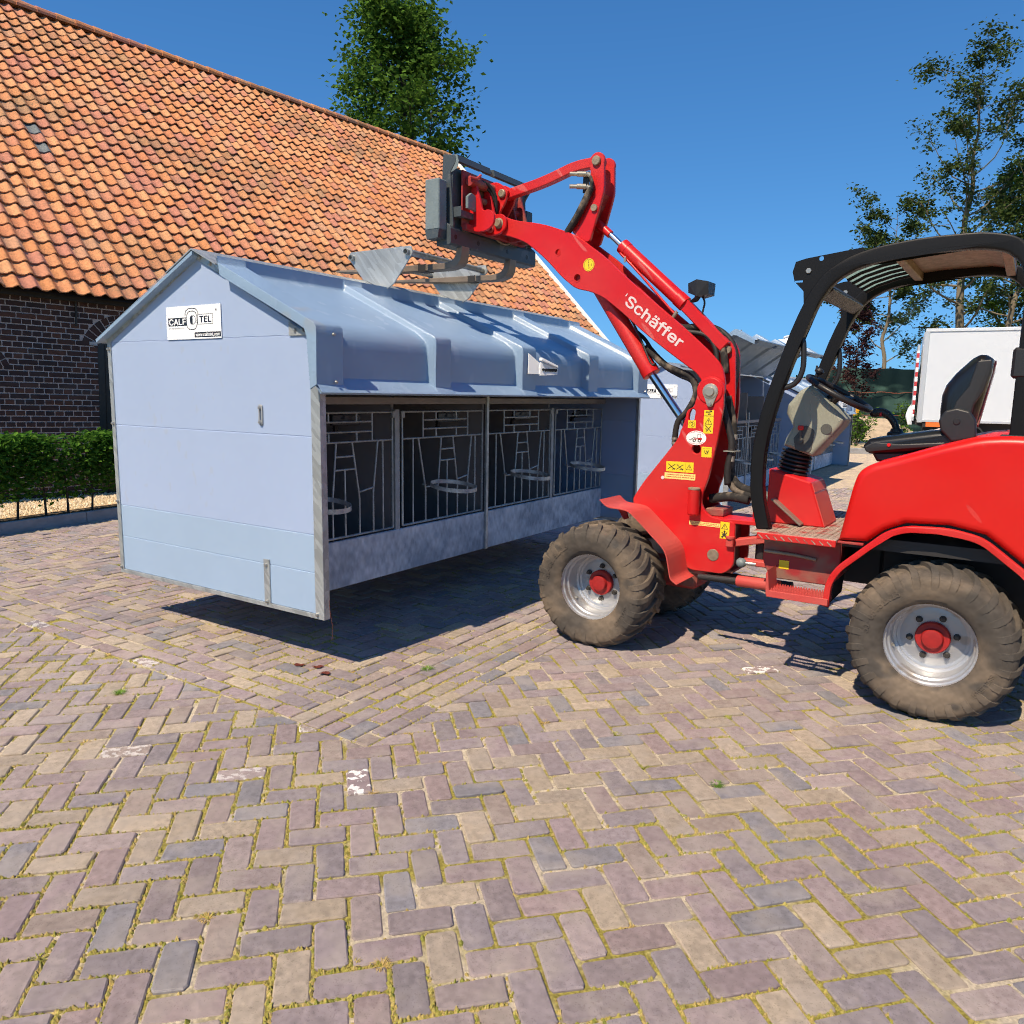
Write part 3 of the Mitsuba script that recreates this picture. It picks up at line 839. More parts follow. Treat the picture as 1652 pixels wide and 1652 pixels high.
hedge = thing("hedge", "clipped green leafy hedge along the barn wall left of the hutch", "hedge")
n = 26000
hp = np.column_stack([rng.uniform(-1.6, 4.6, n), .03 + .40 * rng.beta(1.1, 1.1, n), .22 + .80 * rng.random(n) ** .62])
bump = meshkit.fbm(np.column_stack([hp[:, 0] * 2.2, hp[:, 1] * 2, hp[:, 2] * 2]), 3)
hp[:, 2] += (bump - .5) * .10 * (hp[:, 2] > .8)
hp[:, 1] -= (bump - .5) * .16
keep = rng.random(n) < np.clip((hp[:, 2] - .14) * 2.6, .2, 1) * np.where((hp[:, 0] > 1.75) & (hp[:, 2] < .82), .42, 1) * np.where(bump < .40, .40, 1)
m, u = leaf_cloud(hp[keep], .066, .9)
put("foliage", m, "m_hedge_leaf", hedge, MK, uv=u)
for i, s0 in enumerate(np.arange(-1.5, 4.6, .31)):
    s0 += rng.normal(0, .03)
    put("stem", tube([[s0, .24, .05], [s0 + rng.normal(0, .02), .24, .35], [s0 + rng.normal(0, .05), .23, .62], [s0 + rng.normal(0, .08), .22, .9]], [.014, .011, .008, .003], 6), "m_dark_bark", hedge, MK)
# ------------------------------------------------------------------ calf hutches
HF, HD = az(32.8), az(-57.3)                                            # along the open front, into the hutch
HO = np.array([-1.0170, 4.0670, 0.0])                                   # near front corner on the ground
ZR = .31                                                                # heights below are measured with the hutch lifted this far
LH = 4.15

def roof_profile(k):
    """Front roof section (d, z): k = 0 the sheet, k = 1 the raised ribs."""
    lo = [(-.080, 1.545), (-.070, 1.556), (.012, 1.622), (.010, 1.66), (.006, 1.77), (.010, 1.820), (.028, 1.864), (.075, 1.900), (.115, 1.926), (.18, 1.955), (.35, 2.034), (.52, 2.113), (.712, 2.200), (.718, 2.222), (.722, 2.282), (.735, 2.284)]
    hi = [(-.080, 1.545), (-.074, 1.553), (-.046, 1.585), (-.045, 1.66), (-.047, 1.77), (-.049, 1.84), (-.046, 1.878), (-.032, 1.896), (.020, 1.921), (.12, 1.968), (.35, 2.076), (.52, 2.156), (.685, 2.234), (.712, 2.247), (.722, 2.283), (.735, 2.284)]
    a, b = np.array(lo), np.array(hi)
    return a + (b - a) * k
RIBS = [(-.06, .14), (.905, 1.085), (1.91, 2.12), (2.955, 3.15), (3.975, 4.20)]
def rib_w(l):
    k = 0
    for a, b in RIBS:
        k = max(k, np.clip((l - a + .012) / .020, 0, 1) * np.clip((b + .012 - l) / .034, 0, 1) if a > -.05 and b < 4.19 else (np.clip((b + .012 - l) / .028, 0, 1) if a < 0 else np.clip((l - a + .012) / .028, 0, 1)))
    return k * k * (3 - 2 * k)
def front_roof():
    ls = sorted({-.06, 4.20} | {round(x, 4) for a, b in RIBS for e in (a, b) for x in np.linspace(e - .03, e + .03, 15) if -.06 <= x <= 4.2} | set(np.round(np.linspace(-.06, 4.2, 44), 4)))
    P = []
    for l in ls:
        p = roof_profile(rib_w(l))
        P.append(np.column_stack([np.full(len(p), l), p]))
    V = np.array(P); n, m, _ = V.shape
    inner_ = V.copy(); inner_[:, :, 1] += .010; inner_[:, :, 2] -= .010
    F = []
    i = np.arange(n - 1)[:, None] * m + np.arange(m - 1)[None]
    f = np.stack([i, i + m, i + m + 1, i + 1], -1).reshape(-1, 4)
    o = n * m
    F = np.vstack([f, f[:, ::-1] + o])
    e = np.arange(n - 1) * m
    F = np.vstack([F, np.stack([e, e + o, e + m + o, e + m], 1)])
    return tm(np.vstack([V.reshape(-1, 3), inner_.reshape(-1, 3)]), F)
def end_flange(l0, l1):
    p = roof_profile(1)[2:14]
    q = [(.700, 2.176), (.593, 2.126), (.30, 1.992), (.10, 1.898), (.040, 1.868), (.024, 1.83), (.012, 1.66), (.004, 1.56)]
    return plate([tuple(x) for x in p] + q, l0, l1, .002, "yz")

def gate_bars(x0, x1, z0, z1):
    """A calf feed front of round bars, drawn from its own pattern of uprights, slanted neck rails and a barred head panel."""
    W, H = x1 - x0, z1 - z0
    r = .0062
    X = lambda f: x0 + f * W
    Z = lambda f: z0 + f * H
    zh = .765
    ms = [tube([[X(0), 0, Z(0)], [X(0), 0, Z(1)], [X(1), 0, Z(1)], [X(1), 0, Z(0)], [X(0), 0, Z(0)]], .0085, 8)]
    L = lambda a, b, c, d, rr=r: ms.append(tube([[X(a), 0, Z(b)], [X(c), 0, Z(d)]], rr, 8))
    L(0, zh, 1, zh)
    for f in (.235, .795): L(f, zh, f, 1)
    for f in (.845, .925): L(.235, f, .795, f)
    for f in (.39, .645): L(f, zh, f, .845); L(f, .925, f, 1)
    for a, b in ((.12, .12), (.90, .90)): L(a, 0, b, zh)
    L(.18, zh, .265, .30); L(.265, .30, .265, 0)
    L(.455, zh, .415, .30); L(.415, .30, .415, 0)
    L(.60, zh, .665, .30); L(.665, .30, .665, 0)
    L(.85, zh, .80, .33); L(.80, .33, .80, 0)
    L(.53, 0, .53, .545)
    L(.437, .545, .632, .545); L(.447, .65, .617, .65)
    L(.665, .35, .80, .375); L(.265, .315, .415, .315)
    return cat(ms)

def bucket_ring(x, z, r):
    n = 28
    a = np.linspace(0, 2 * math.pi, n, endpoint=False)
    c = np.array([x, -r - .01, z])
    V = []
    for rr, zz in ((r, -.014), (r, .014), (r - .004, .014), (r - .004, -.014)):
        V += [[c[0] + rr * math.cos(t), c[1] + rr * math.sin(t), z + zz + .02 * math.sin(t)] for t in a]
    i = np.arange(n); j = (i + 1) % n
    F = np.vstack([np.stack([i + k * n, j + k * n, j + (k + 1) % 4 * n, i + (k + 1) % 4 * n], 1) for k in range(4)])
    return cat([outward(tm(V, F)), rod([x - r * .8, -.03, z + .01], [x - r * .8, 0, z + .01], .006), rod([x + r * .8, -.03, z + .01], [x + r * .8, 0, z + .01], .006)])

def sign(parent, M):
    """The makers' sign; local u to the right, v up, w out of the wall."""
    w, h = .515, .192
    s = put("sign", plate([(0, 0), (w, 0), (w, h), (0, h)], 0, .003, axes="xy"), "m_sticker_white", parent, M, label="white sign with black lettering on the gable")
    Z0, Z1, Z2 = .0036, .0042, .0048
    E = lambda u, v, z: M4([u, v, z], [1, 0, 0], [0, 1, 0], [0, 0, 1])
    def ring(u0, u1, v0, v1, r, t):
        o = sbox(u0 + r, v0 + r, u1 - r, v1 - r).buffer(r, quad_segs=6)
        return o.difference(o.buffer(-t)) if t else o
    put("lettering_panel", cat([plate(sbox(.018, .078, .200, .126), .0032, Z0, axes="xy"), plate(sbox(.270, .008, w - .004, .038), .0032, Z0, axes="xy")]), "m_sticker_black", s, M)
    put("logo_ring", cat([plate(ring(.196, .300, .052, .162, .04, .0045), Z0, Z1, axes="xy"), plate(ring(.232, .284, .083, .135, .018, .004), Z0, Z1, axes="xy"),
                          plate(sbox(.236, .086, .257, .132), Z0, Z1, axes="xy"),
                          plate(ring(.302, .445, .082, .140, .002, .0025), Z0, Z1, axes="xy"),
                          plate(LineString([(.186, .137), (.188, .150), (.196, .164), (.215, .174), (.248, .177), (.281, .174), (.300, .164), (.308, .150), (.310, .139)]).buffer(.0022), Z0, Z1, axes="xy")]), "m_sticker_black", s, M)
    put("logo_fill", plate(ring(.2005, .2955, .0565, .1575, .036, 0), .0032, .0035, axes="xy"), "m_sticker_white", s, M)
    put("white_letters", cat([text("CALF", .034, E(.024, .085, Z0), .0008, True, .168), text("www.calfotel.com", .018, E(.280, .015, Z0), .0008, True, .222)]), "m_sticker_white", s, M, kind="stuff")
    put("black_letters", cat([text("TEL", .034, E(.318, .094, Z0), .0008, True, .112), text("®", .016, E(.468, .150, Z0), .0008)]), "m_sticker_black", s, M, kind="stuff")
    put("grey_letters", text("BY VDK PRODUCTS", .0095, E(.022, .060, Z0), .0006, False, .150), "m_sticker_grey", s, M, kind="stuff")

SHARED = {}
def part(name, key, build, mat_, parent, M, **kw):
    """A part whose mesh is shared by all the hutches."""
    if key not in SHARED:
        sm = kw.pop("smooth", False)
        SHARED[key] = mikit.ply(build(), mat_, smooth=sm)
    kw.pop("smooth", None)
    return put(name, SHARED[key], mat_, parent, M, **kw)

def hutch(l0, d0, lift, label, opened=False, group="calf hutches in a row", brackets=False, signed=True):
    o = HO + l0 * HF + d0 * HD + np.array([0, 0, lift - ZR])
    M = M4(o, HF, HD, [0, 0, 1])
    h = thing("calf_hutch", label, "calf hutch", group)
    for far in (0, 1):
        a, b = (0, .018) if not far else (LH - .018, LH)
        rows_ = [(.335, .5645), (.5645, .7765), (.7765, 1.3095), (1.3095, 1.844)]
        for k, (z0, z1) in enumerate(rows_):
            low = k < 2
            f0 = .035 if (low or z1 < 1.5) else .035
            part("side_board", ("sb", far, k), lambda: plate([(f0, z0), (1.93, z0), (1.93, z1), (f0, z1)], a, b, .0035, "yz"), "m_hutch_board_low" if low else "m_hutch_board", h, M)
        part("gable_board", ("gb", far), lambda: plate([(.06, 1.844), (1.93, 1.844), (1.0, 2.30)], a, b, .0035, "yz"), "m_hutch_board", h, M)
        e = -.004 if not far else LH + .004
        oo = 1 if not far else -1
        part("gable_trim", ("gt", far), lambda: cat([bar([e, 1.955, 1.850], [e, .985, 2.318], .006, .045, up=(0, .434, .9)), bar([e, .985, 2.318], [e, .62, 2.150], .006, .045, up=(0, -.42, .9))]), "m_galvanised", h, M)
        part("rear_post", ("rp", far), lambda: cat([bx(e - .003, e + .003, 1.915, 1.952, .31, 1.86), bx(e, e + oo * .04, 1.948, 1.954, .31, 1.86)]), "m_galvanised", h, M)
        part("front_post", ("fp", far), lambda: cat([bx(e - .004, e + .002, 0, .062, .31, 1.88, .001), bx(e - .004, e + oo * .040, -.005, .0, .31, 1.62, .001)]), "m_galvanised", h, M)
        part("bottom_rail", ("br", far), lambda: bx(e - .003, e + .02, .06, 1.93, .31, .334, .001), "m_galvanised", h, M)
    part("corner_plate", "cp", lambda: plate([(.05, 1.84), (.215, 1.84), (.215, 1.915), (.045, 1.832 + .0)], -.010, -.006, .0008, "yz"), "m_galvanised_dull", h, M)
    def bolts():
        ms = []
        for t in np.linspace(.45, .97, 5): ms.append(lathe([(0, -.020), (.010, -.018), (.013, -.010), (.013, -.004)], "x", 8, (0, 1.955 + t * -.97, 1.850 + t * .468)))
        for t in np.linspace(.12, .95, 4): ms.append(lathe([(0, -.020), (.010, -.018), (.013, -.010), (.013, -.004)], "x", 8, (0, .985 - t * .33, 2.318 - t * .152)))
        for d, z in ((.105, 1.868), (.165, 1.868), (.045, .335), (1.935, .35), (1.935, .80), (1.935, 1.32), (1.935, 1.80), (.457, .560), (.457, .345), (.466, 1.455), (.466, 1.375)):
            ms.append(lathe([(0, -.022), (.008, -.021), (.011, -.012), (.011, -.004)], "x", 8, (0, d, z)))
        return cat(ms)
    part("bolts", "bolts", bolts, "m_bolt", h, M, smooth=40, kind="stuff")
    part("slot_handle", "sh", lambda: plate(LineString([(.466, 1.372), (.466, 1.458)]).buffer(.016).difference(LineString([(.466, 1.385), (.466, 1.445)]).buffer(.006)), -.010, -.001, .002, "yz"), "m_galvanised_dull", h, M)
    part("strap_plate", "sp", lambda: bx(-.008, -.0005, .432, .482, .333, .593, .0015), "m_galvanised", h, M)
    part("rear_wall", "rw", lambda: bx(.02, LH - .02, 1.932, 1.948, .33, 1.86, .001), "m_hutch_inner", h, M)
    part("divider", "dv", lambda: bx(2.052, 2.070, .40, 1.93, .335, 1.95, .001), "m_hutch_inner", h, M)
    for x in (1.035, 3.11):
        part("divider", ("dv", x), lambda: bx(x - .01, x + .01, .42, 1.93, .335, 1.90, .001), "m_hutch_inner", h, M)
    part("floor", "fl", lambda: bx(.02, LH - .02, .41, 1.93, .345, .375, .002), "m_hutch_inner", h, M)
    for k, (a, b) in enumerate(((.03, 2.055), (2.067, LH - .025))):
        part("feed_board", ("fb", k), lambda: bx(a, b, .372, .40, .335, .632, .004), "m_feed_board", h, M)
    part("centre_post", "cpost", lambda: bx(2.046, 2.076, .352, .372, .335, 1.64, .002), "m_galvanised", h, M)
    for x in (1.035, 3.11):
        part("gate_post", ("gp", x), lambda: cat([bx(x - .022, x + .022, .376, .398, .63, 1.44, .002), bx(x - .06, x - .03, .36, .376, 1.385, 1.43, .003), bx(x + .03, x + .06, .36, .376, 1.385, 1.43, .003)]), "m_galvanised_dull", h, M)
    gates = [(.055, .985), (1.085, 2.020), (2.100, 3.060), (3.160, 4.085)]
    Mg = M @ M4([0, .380, 0], [1, 0, 0], [0, 1, 0], [0, 0, 1])
    for k, (a, b) in enumerate(gates):
        g = part("gate", ("gate", k), lambda: gate_bars(a, b, .652, 1.424), "m_galvanised", h, Mg, smooth=40)
        part("bucket_ring", ("ring", k), lambda: bucket_ring(a + (.16, .37, .38, .34)[k] * (b - a), .905, .165 if k else .16), "m_galvanised", g, Mg, smooth=40)
        part("teat_hook", ("hook", k), lambda: cat([tube([[a + .5, .02, 1.40], [a + .52, .10, 1.37], [a + .56, .14, 1.31]], .02, 6), bx(a + .42, a + .66, .02, .05, 1.345, 1.41, .004)]), "m_black_plastic", g, Mg)
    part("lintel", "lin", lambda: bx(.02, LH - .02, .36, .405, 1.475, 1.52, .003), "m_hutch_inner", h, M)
    # roof: rear slope, ridge cap, front slope with ribs
    part("rear_roof", "rr", lambda: cat([bar([-.055, 1.0, 2.318], [-.055 + .0001, 2.0, 1.858], .002, .002), plate([(.95, 2.332), (2.0, 1.862), (1.995, 1.838), (.95, 2.306)], -.055, LH + .055, .002, "yz")]), "m_grp", h, M)
    part("ridge_cap", "rc", lambda: plate([(1.20, 2.228), (.95, 2.342), (.738, 2.243), (.741, 2.237), (.95, 2.335), (1.197, 2.222)], -.06, LH + .06, .0, "yz"), "m_galvanised", h, M)
    Mr = M
    if opened:                                                          # the front roof is swung up about the ridge
        t = math.radians(-60)
        c, s = math.cos(t), math.sin(t)
        Rm = np.eye(4); Rm[1, 1], Rm[1, 2], Rm[2, 1], Rm[2, 2] = c, -s, s, c
        Mr = M @ M4([0, .735, 2.284], [1, 0, 0], [0, 1, 0], [0, 0, 1]) @ Rm @ M4([0, -.735, -2.284], [1, 0, 0], [0, 1, 0], [0, 0, 1])
    fr = part("front_roof", "fr", front_roof, "m_grp", h, Mr, smooth=34)
    part("end_flange", "ef0", lambda: end_flange(-.064, -.056), "m_grp", fr, Mr, smooth=48)
    part("end_flange", "ef1", lambda: end_flange(LH + .046, LH + .054), "m_grp", fr, Mr, smooth=48)
    part("roof_bolts", "rb", lambda: cat([lathe([(0, -.012), (.007, -.010), (.009, 0)], "y", 8, (l, d, z)) for l, d, z in ((.055, -.050, 1.845), (.06, -.058, 1.60), (4.12, -.050, 1.845), (4.12, -.058, 1.60))]), "m_bolt", fr, Mr, kind="stuff")
    Mz = Mr @ M4([1.965, -.062, 0], [math.cos(.5), -math.sin(.5), 0], [math.sin(.5), math.cos(.5), 0], [0, 0, 1]) @ M4([-1.965, .062, 0], [1, 0, 0], [0, 1, 0], [0, 0, 1])
    lk = part("latch", "latch", lambda: cat([plate([(1.965, 1.70), (2.085, 1.70), (2.085, 1.765), (1.965, 1.850)], -.066, -.058, .002, "xz"), plate([(2.06, 1.69), (2.21, 1.70), (2.215, 1.745), (2.06, 1.79)], -.074, -.067, .002, "xz"), plate([(2.06, 1.82), (2.20, 1.765), (2.20, 1.75), (2.06, 1.80)], -.10, -.055, .002, "xz")]), "m_sticker_white", fr, Mz)
    part("latch_pin", "latchp", lambda: cat([bx(2.10, 2.205, -.080, -.062, 1.722, 1.742, .002), lathe([(0, -.085), (.010, -.084), (.010, -.06)], "y", 10, (2.085, 0, 1.735))]), "m_black_plastic", lk, Mz)
    if opened:
        for l in (.35, LH - .25):
            part("gas_strut", ("strut", l), lambda: rod([l, .30, 1.97], [l, .22, 2.62], .012, 8), "m_black_plastic", h, M)
    if brackets:
        for l in (1.33, 2.22):
            tri = rounded([(1.075, 2.525), (.515, 2.545), (.495, 2.525), (.60, 2.385), (.700, 2.255), (.80, 2.290), (.95, 2.350), (1.08, 2.49)] if False else [(1.085, 2.50), (1.075, 2.545), (.50, 2.545), (.485, 2.495), (.66, 2.300), (.735, 2.262), (.95, 2.350)], .02)
            tri = tri.difference(shapely.union_all([Point(1.045, 2.505).buffer(.016), Point(.53, 2.505).buffer(.016)]))
            br = part("lifting_plate", ("lp", l), lambda: plate(tri, l - .005, l + .005, .0015, "yz"), "m_galvanised", h, M)
            part("foot_plate", ("lf", l), lambda: cat([bar([l + .06, .75, 2.252], [l + .06, .945, 2.345], .14, .006, up=(0, -.42, .9)), bar([l + .06, .955, 2.345], [l + .06, 1.16, 2.253], .14, .006, up=(0, .42, .9))]), "m_galvanised", br, M)
        for d in (1.045, .53):
            part("lifting_tube", ("lt", d), lambda: lathe([(.018, 1.30), (.022, 1.30), (.022, 2.26), (.018, 2.26)], "x", 16, (0, d, 2.505), closed=True), "m_galvanised", h, M, smooth=40)
    if signed:
        Ms = M @ M4([-.0045, 1.2935, 1.8430], [0, -1, 0], [0, 0, 1], [-1, 0, 0])
        sign(h, Ms)
    return h

hutch(0, 0, .31, "light grey calf hutch lifted off the paving by the red loader", brackets=True)
hutch(7.42, .095, .0, "light grey calf hutch behind the loader tower with its front roof swung open", opened=True)
hutch(12.6, .10, .0, "farthest light grey calf hutch, only its gable showing past the roll bar", opened=False, signed=False)
wire = put("hanging_wire", tube(smooth_path([HO + np.array([.025, .01, .42]), HO + np.array([.03, .0, .36]), HO + np.array([.045, -.01, .27]), HO + np.array([.04, -.01, .20])], 5), .0015, 5), "m_dead_leaf", label="thin loose wire hanging below the near front corner of the lifted hutch", cat="wire")
# ------------------------------------------------------------------ wheel loader (X forward, Y to its left, Z up)
LFW, LLF = az(-56.1), az(-146.1)
LO = np.array([2.0408, 3.598, 0]) - .59 * LLF
ML = M4(LO, LFW, LLF, [0, 0, 1])
ld = thing("wheel_loader", "red compact wheel loader with black roll bar and raised arm holding the hutch", "loader")
def lp(name, mesh, mat_, parent=None, **kw):
    return put(name, mesh, mat_, parent or ld, ML, **kw)
def mirror(m):
    return tm(np.asarray(m.vertices) * [1, -1, 1], np.asarray(m.faces)[:, ::-1])
def disc(x, z, r, y0, y1, n=24, b=.002):
    return lathe([(0, y0), (r - b, y0), (r, y0 + b), (r, y1 - b), (r - b, y1), (0, y1)], "y", n, (x, 0, z))

# --- wheels
def tyre_body():
    p = [(.205, .150), (.212, .164), (.232, .181), (.262, .190), (.300, .194), (.332, .190), (.352, .178), (.365, .155), (.371, .11), (.374, .05), (.375, 0)]
    p = p + [(r, -y) for r, y in p[-2::-1]]
    m = lathe(p, "y", 72)
    v = m.vertices.copy()
    low = v[:, 2] < -.355                                               # flattened where it stands
    v[low, 2] = -.355 + (v[low, 2] + .355) * .7
    return trimesh.Trimesh(v, m.faces, process=False)
def tyre_lug(th, sd, dirn, ph):
    pts = [(.0, .374, .004, 1, 0, .018), (.070, .374, .045, 1, .02, .019), (.130, .372, .085, 1, .10, .019), (.175, .368, .125, .97, .25, .018), (.205, .358, .158, .80, .60, .013), (.218, .340, .182, .45, .89, .0100), (.222, .315, .192, .15, .99, .0065), (.214, .285, .1925, 0, 1, .001)]
    V = []
    for k, (dt, r, y, nr, ny, h) in enumerate(pts):
        w = (.0120, .0140, .0165, .0185, .0205, .0215, .0205, .018)[k]
        for side in (-1, 1):
            for up, ww in ((-.004, w), (h, w * .74)):
                a = th + dirn * dt + side * ww / r
                rr, yy = r + nr * up, y + ny * up
                V.append([rr * math.cos(a), sd * yy, rr * math.sin(a)])
    F = []
    for k in range(len(pts) - 1):
        o, q = 4 * k, 4 * k + 4
        for a, b in ((0, 1), (1, 3), (3, 2)):
            F.append([o + a, o + b, q + b, q + a])
    F.append([0, 2, 3, 1]); F.append([4 * 7, 4 * 7 + 1, 4 * 7 + 3, 4 * 7 + 2])
    return outward(tm(V, F)) if True else None
def fix_lug(m):
    """Faces of a lug turned outwards from its own centre line."""
    v, f = m.vertices, m.faces
    c = v.reshape(-1, 4, 3).mean(1)
    fc = v[f].mean(1)
    near_ = c[np.argmin(((fc[:, None] - c[None]) ** 2).sum(-1), 1)]
    n_ = np.cross(v[f[:, 1]] - v[f[:, 0]], v[f[:, 2]] - v[f[:, 0]])
    bad = (n_ * (fc - near_)).sum(1) < 0
    f = f.copy(); f[bad] = f[bad][:, ::-1]
    return trimesh.Trimesh(v, f, process=False)
NL = 25
LUGS = [fix_lug(tyre_lug(2 * math.pi * (k + (.5 if sd < 0 else 0)) / NL, sd, 1, 0)) for k in range(NL) for sd in (-1, 1)]
def sidewall_text(s, r, h, a0, flip=False):
    ms = []
    for i, ch in enumerate(s):
        if ch == " ":
            continue
        a = a0 - i * h * .80 / r
        m = meshkit.text_mesh(ch, h, .0045, True)
        m.vertices[:, 0] -= m.vertices[:, 0].mean()
        rad, tan = np.array([math.cos(a), 0, math.sin(a)]), np.array([math.sin(a), 0, -math.cos(a)])
        # seen from +Y the reading direction runs clockwise
        M = M4(np.array([0, .1915, 0]) + rad * r, -tan * -1 if False else np.array([-math.sin(a) * -1, 0, -math.cos(a)]) * 1.0, rad, [0, 1, 0])
        M[:3, 0] = np.cross(M[:3, 1], M[:3, 2])
        ms.append(xf(m, M))
    return cat(ms)
def rim_body():
    p = [(.2155, .136), (.2180, .147), (.2150, .152), (.209, .150), (.205, .138), (.2045, .126), (.196, .122), (.1935, .112), (.1930, .092), (.184, .086), (.1815, .076), (.1800, .020), (.1790, -.004), (.1660, -.010), (.1640, -.020), (.150, -.024), (.120, -.019), (.060, -.019), (0, -.019)]
    return lathe(p, "y", 64)
TY = mikit.ply(tyre_body(), "m_tyre", smooth=35)
LGM = mikit.ply(cat(LUGS), "m_tyre_lug", smooth=30)
RIM = mikit.ply(rim_body(), "m_rim", smooth=24)
HUB = mikit.ply(lathe([(.080, -.019), (.080, .006), (.076, .012), (.060, .010), (.052, .012), (.049, .030), (.045, .036), (.030, .0385), (0, .039)], "y", 40), "m_hub_red", smooth=30)
NUT = mikit.ply(lathe([(0, .008), (.011, .008), (.0115, -.008), (.0165, -.010), (.017, -.020)], "y", 8), "m_lug_nut")
LETTERS = mikit.ply(cat([sidewall_text("31x15.50-15", .272, .030, 1.0), sidewall_text("TUBELESS", .272, .022, 3.9)]), "m_tyre")
VALVE = mikit.ply(tube([[.150, .03, -.115], [.140, .055, -.108], [.135, .075, -.104]], .006, 8), "m_pin_steel")
for (x, sgn, w, lab) in ((1.866, 1, 0, "near front wheel with tread of chevron lugs turned to the hutch"), (0, 1, .35, "near rear wheel with muddy tyre and silver rim"), (1.866, -1, .2, None), (0, -1, .6, None)):
    wk = thing(ld + "__wheel", lab)
    c, s = math.cos(w), math.sin(w)
    sp = np.eye(4); sp[0, 0], sp[0, 2], sp[2, 0], sp[2, 2] = c, -s, s, c
    flip = np.eye(4)
    if sgn < 0:
        flip[0, 0] = flip[1, 1] = -1
    W0 = ML @ M4([x, sgn * .445, .378], [1, 0, 0], [0, 1, 0], [0, 0, 1]) @ flip
    W = W0 @ sp
    ty = put("tyre", TY, None, wk, W0)
    put("tread_lugs", LGM, None, wk, W, kind="stuff")
    if sgn > 0:
        put("lettering", LETTERS, None, wk, W0 if x == 0 else W0, kind="stuff")
    put("rim", RIM, None, wk, W)
    put("hub_cap", HUB, None, wk, W)
    put("valve", VALVE, None, wk, W)
    for k in range(6):
        a = math.radians(60 * k + 30)
        put("lug_nut", NUT, None, wk, W @ M4([.106 * math.cos(a), 0, .106 * math.sin(a)], [1, 0, 0], [0, 1, 0], [0, 0, 1]))

# --- rear body
side = bend([(.462, .835), (.412, 1.125), (.392, 1.192), (.345, 1.232), (.24, 1.268), (.08, 1.328), (-.12, 1.392), (-.26, 1.402), (-.80, 1.36), (-1.02, 1.25), (-1.06, .70), (-.62, .70)], .06)
arch = [(-.535, .640), (-.418, .756), (-.180, .934), (-.03, .963), (.157, .954), (.246, .911), (.325, .842)]
hood = put("hood", plate([tuple(p) for p in side] + arch, -.56, .56, .040, "xz", 5), "m_hood_red", ld, ML, smooth=35)
lp("hood_edge", bx(.340, .462, .50, .558, .822, .833, .002), "m_red_dirty")
lip = LineString(bend([(.492, .485), (.485, .61), (.445, .69), (.235, .895), (.15, .932), (-.03, .940), (-.17, .912), (-.40, .735), (-.50, .60), (-.51, .48)], .05))
for sg in (1, -1):
    a = plate(lip.buffer(.016, cap_style=2, join_style=1), .545, .585, .006, "xz", 2)
    lp("wheel_arch", a if sg > 0 else mirror(a), "m_red_dusty" if False else "m_red", smooth=30)
    b = plate(lip.buffer(.004, cap_style=2), .18, .546, 0, "xz")
    lp("arch_liner", b if sg > 0 else mirror(b), "m_chassis")
    e = plate([(.335, .842), (.250, .918), (.16, .962), (-.03, .972), (-.185, .942), (-.425, .765), (-.545, .655), (-.50, .60), (-.40, .735), (-.17, .912), (-.03, .94), (.15, .932), (.235, .895)], .505, .515, 0, "xz")
    lp("arch_panel", e if sg > 0 else mirror(e), "m_chassis")
lp("chassis", cat([bx(-1.0, .30, -.16, .16, .34, .80, .01), bx(.30, .84, -.16, .16, .54, .80, .01), bx(-.06, .06, -.30, .30, .33, .45, .01), bx(-1.0, .45, -.5, .5, .80, .86)]), "m_chassis")
lp("counterweight", bx(-1.10, -.60, -.50, .50, .42, .78, .03), "m_red_dirty")
# side box below the floor, floor plate, step
lp("side_box", plate([(.865, .808), (.865, .66), (.84, .60), (.80, .565), (.50, .565), (.46, .62), (.46, .808)], -.42, .44, .005), "m_red_dirty")
lp("hose_rail", tube([[.855, .452, .715], [.70, .452, .712], [.58, .452, .700]], .009, 8), "m_timber" if False else "m_rust_pin")
lp("decal", bx(.722, .775, .4405, .4420, .625, .672), "m_decal_yellow")
fl = lp("floor_plate", bx(.465, .90, -.57, .57, .822, .838, .003), "m_tread_plate")
lp("floor_edge", bx(.465, .868, .570, .580, .800, .836, .003), "m_red")
for i in range(10):
    x = .485 + i * .039
    lp("edge_rib", bar([x, .5805, .806], [x + .022, .5805, .826], .005, .004, up=(0, 1, 0)), "m_tread_plate", fl)
def diamonds():
    ms = []
    for i in range(13):
        for j in range(26):
            x, y = .49 + i * .029, -.54 + j * .042 + (.021 if i % 2 else 0)
            d = np.array([.011, .011 if i % 2 else -.011])
            ms.append(hull([[x - d[0], y - d[1], .838], [x + d[0], y + d[1], .838], [x + .003, y - .003 * np.sign(d[1]), .8415], [x - .003, y + .003 * np.sign(d[1]), .8415], [x, y, .837]]))
    return cat(ms)
lp("tread_pattern", diamonds(), "m_tread_plate", fl, kind="stuff")
st = thing(ld + "__step")
lp("front_bracket", plate([(.775, .505), (.795, .505), (.80, .62), (.79, .64)], .44, .60, .002), "m_red_dusty", st)
for y0 in (.455, .515, .575):
    n = 22
    pts = [(.485, .500), (.790, .500)]
    top = []
    for k in range(n):
        x = .790 - (k + .0) * .305 / n
        top += [(x, .528), (x - .004, .541), (x - .009, .541), (x - .0135, .528)]
    lp("grating_bar", plate(pts + top, y0, y0 + .006, 0), "m_red_dusty", st)
for x in (.50, .635, .775):
    lp("cross_bar", bx(x - .008, x + .008, .452, .588, .504, .516), "m_red_dusty", st)
lp("step_edge", bx(.478, .792, .588, .600, .494, .530, .002), "m_red_dusty", st)

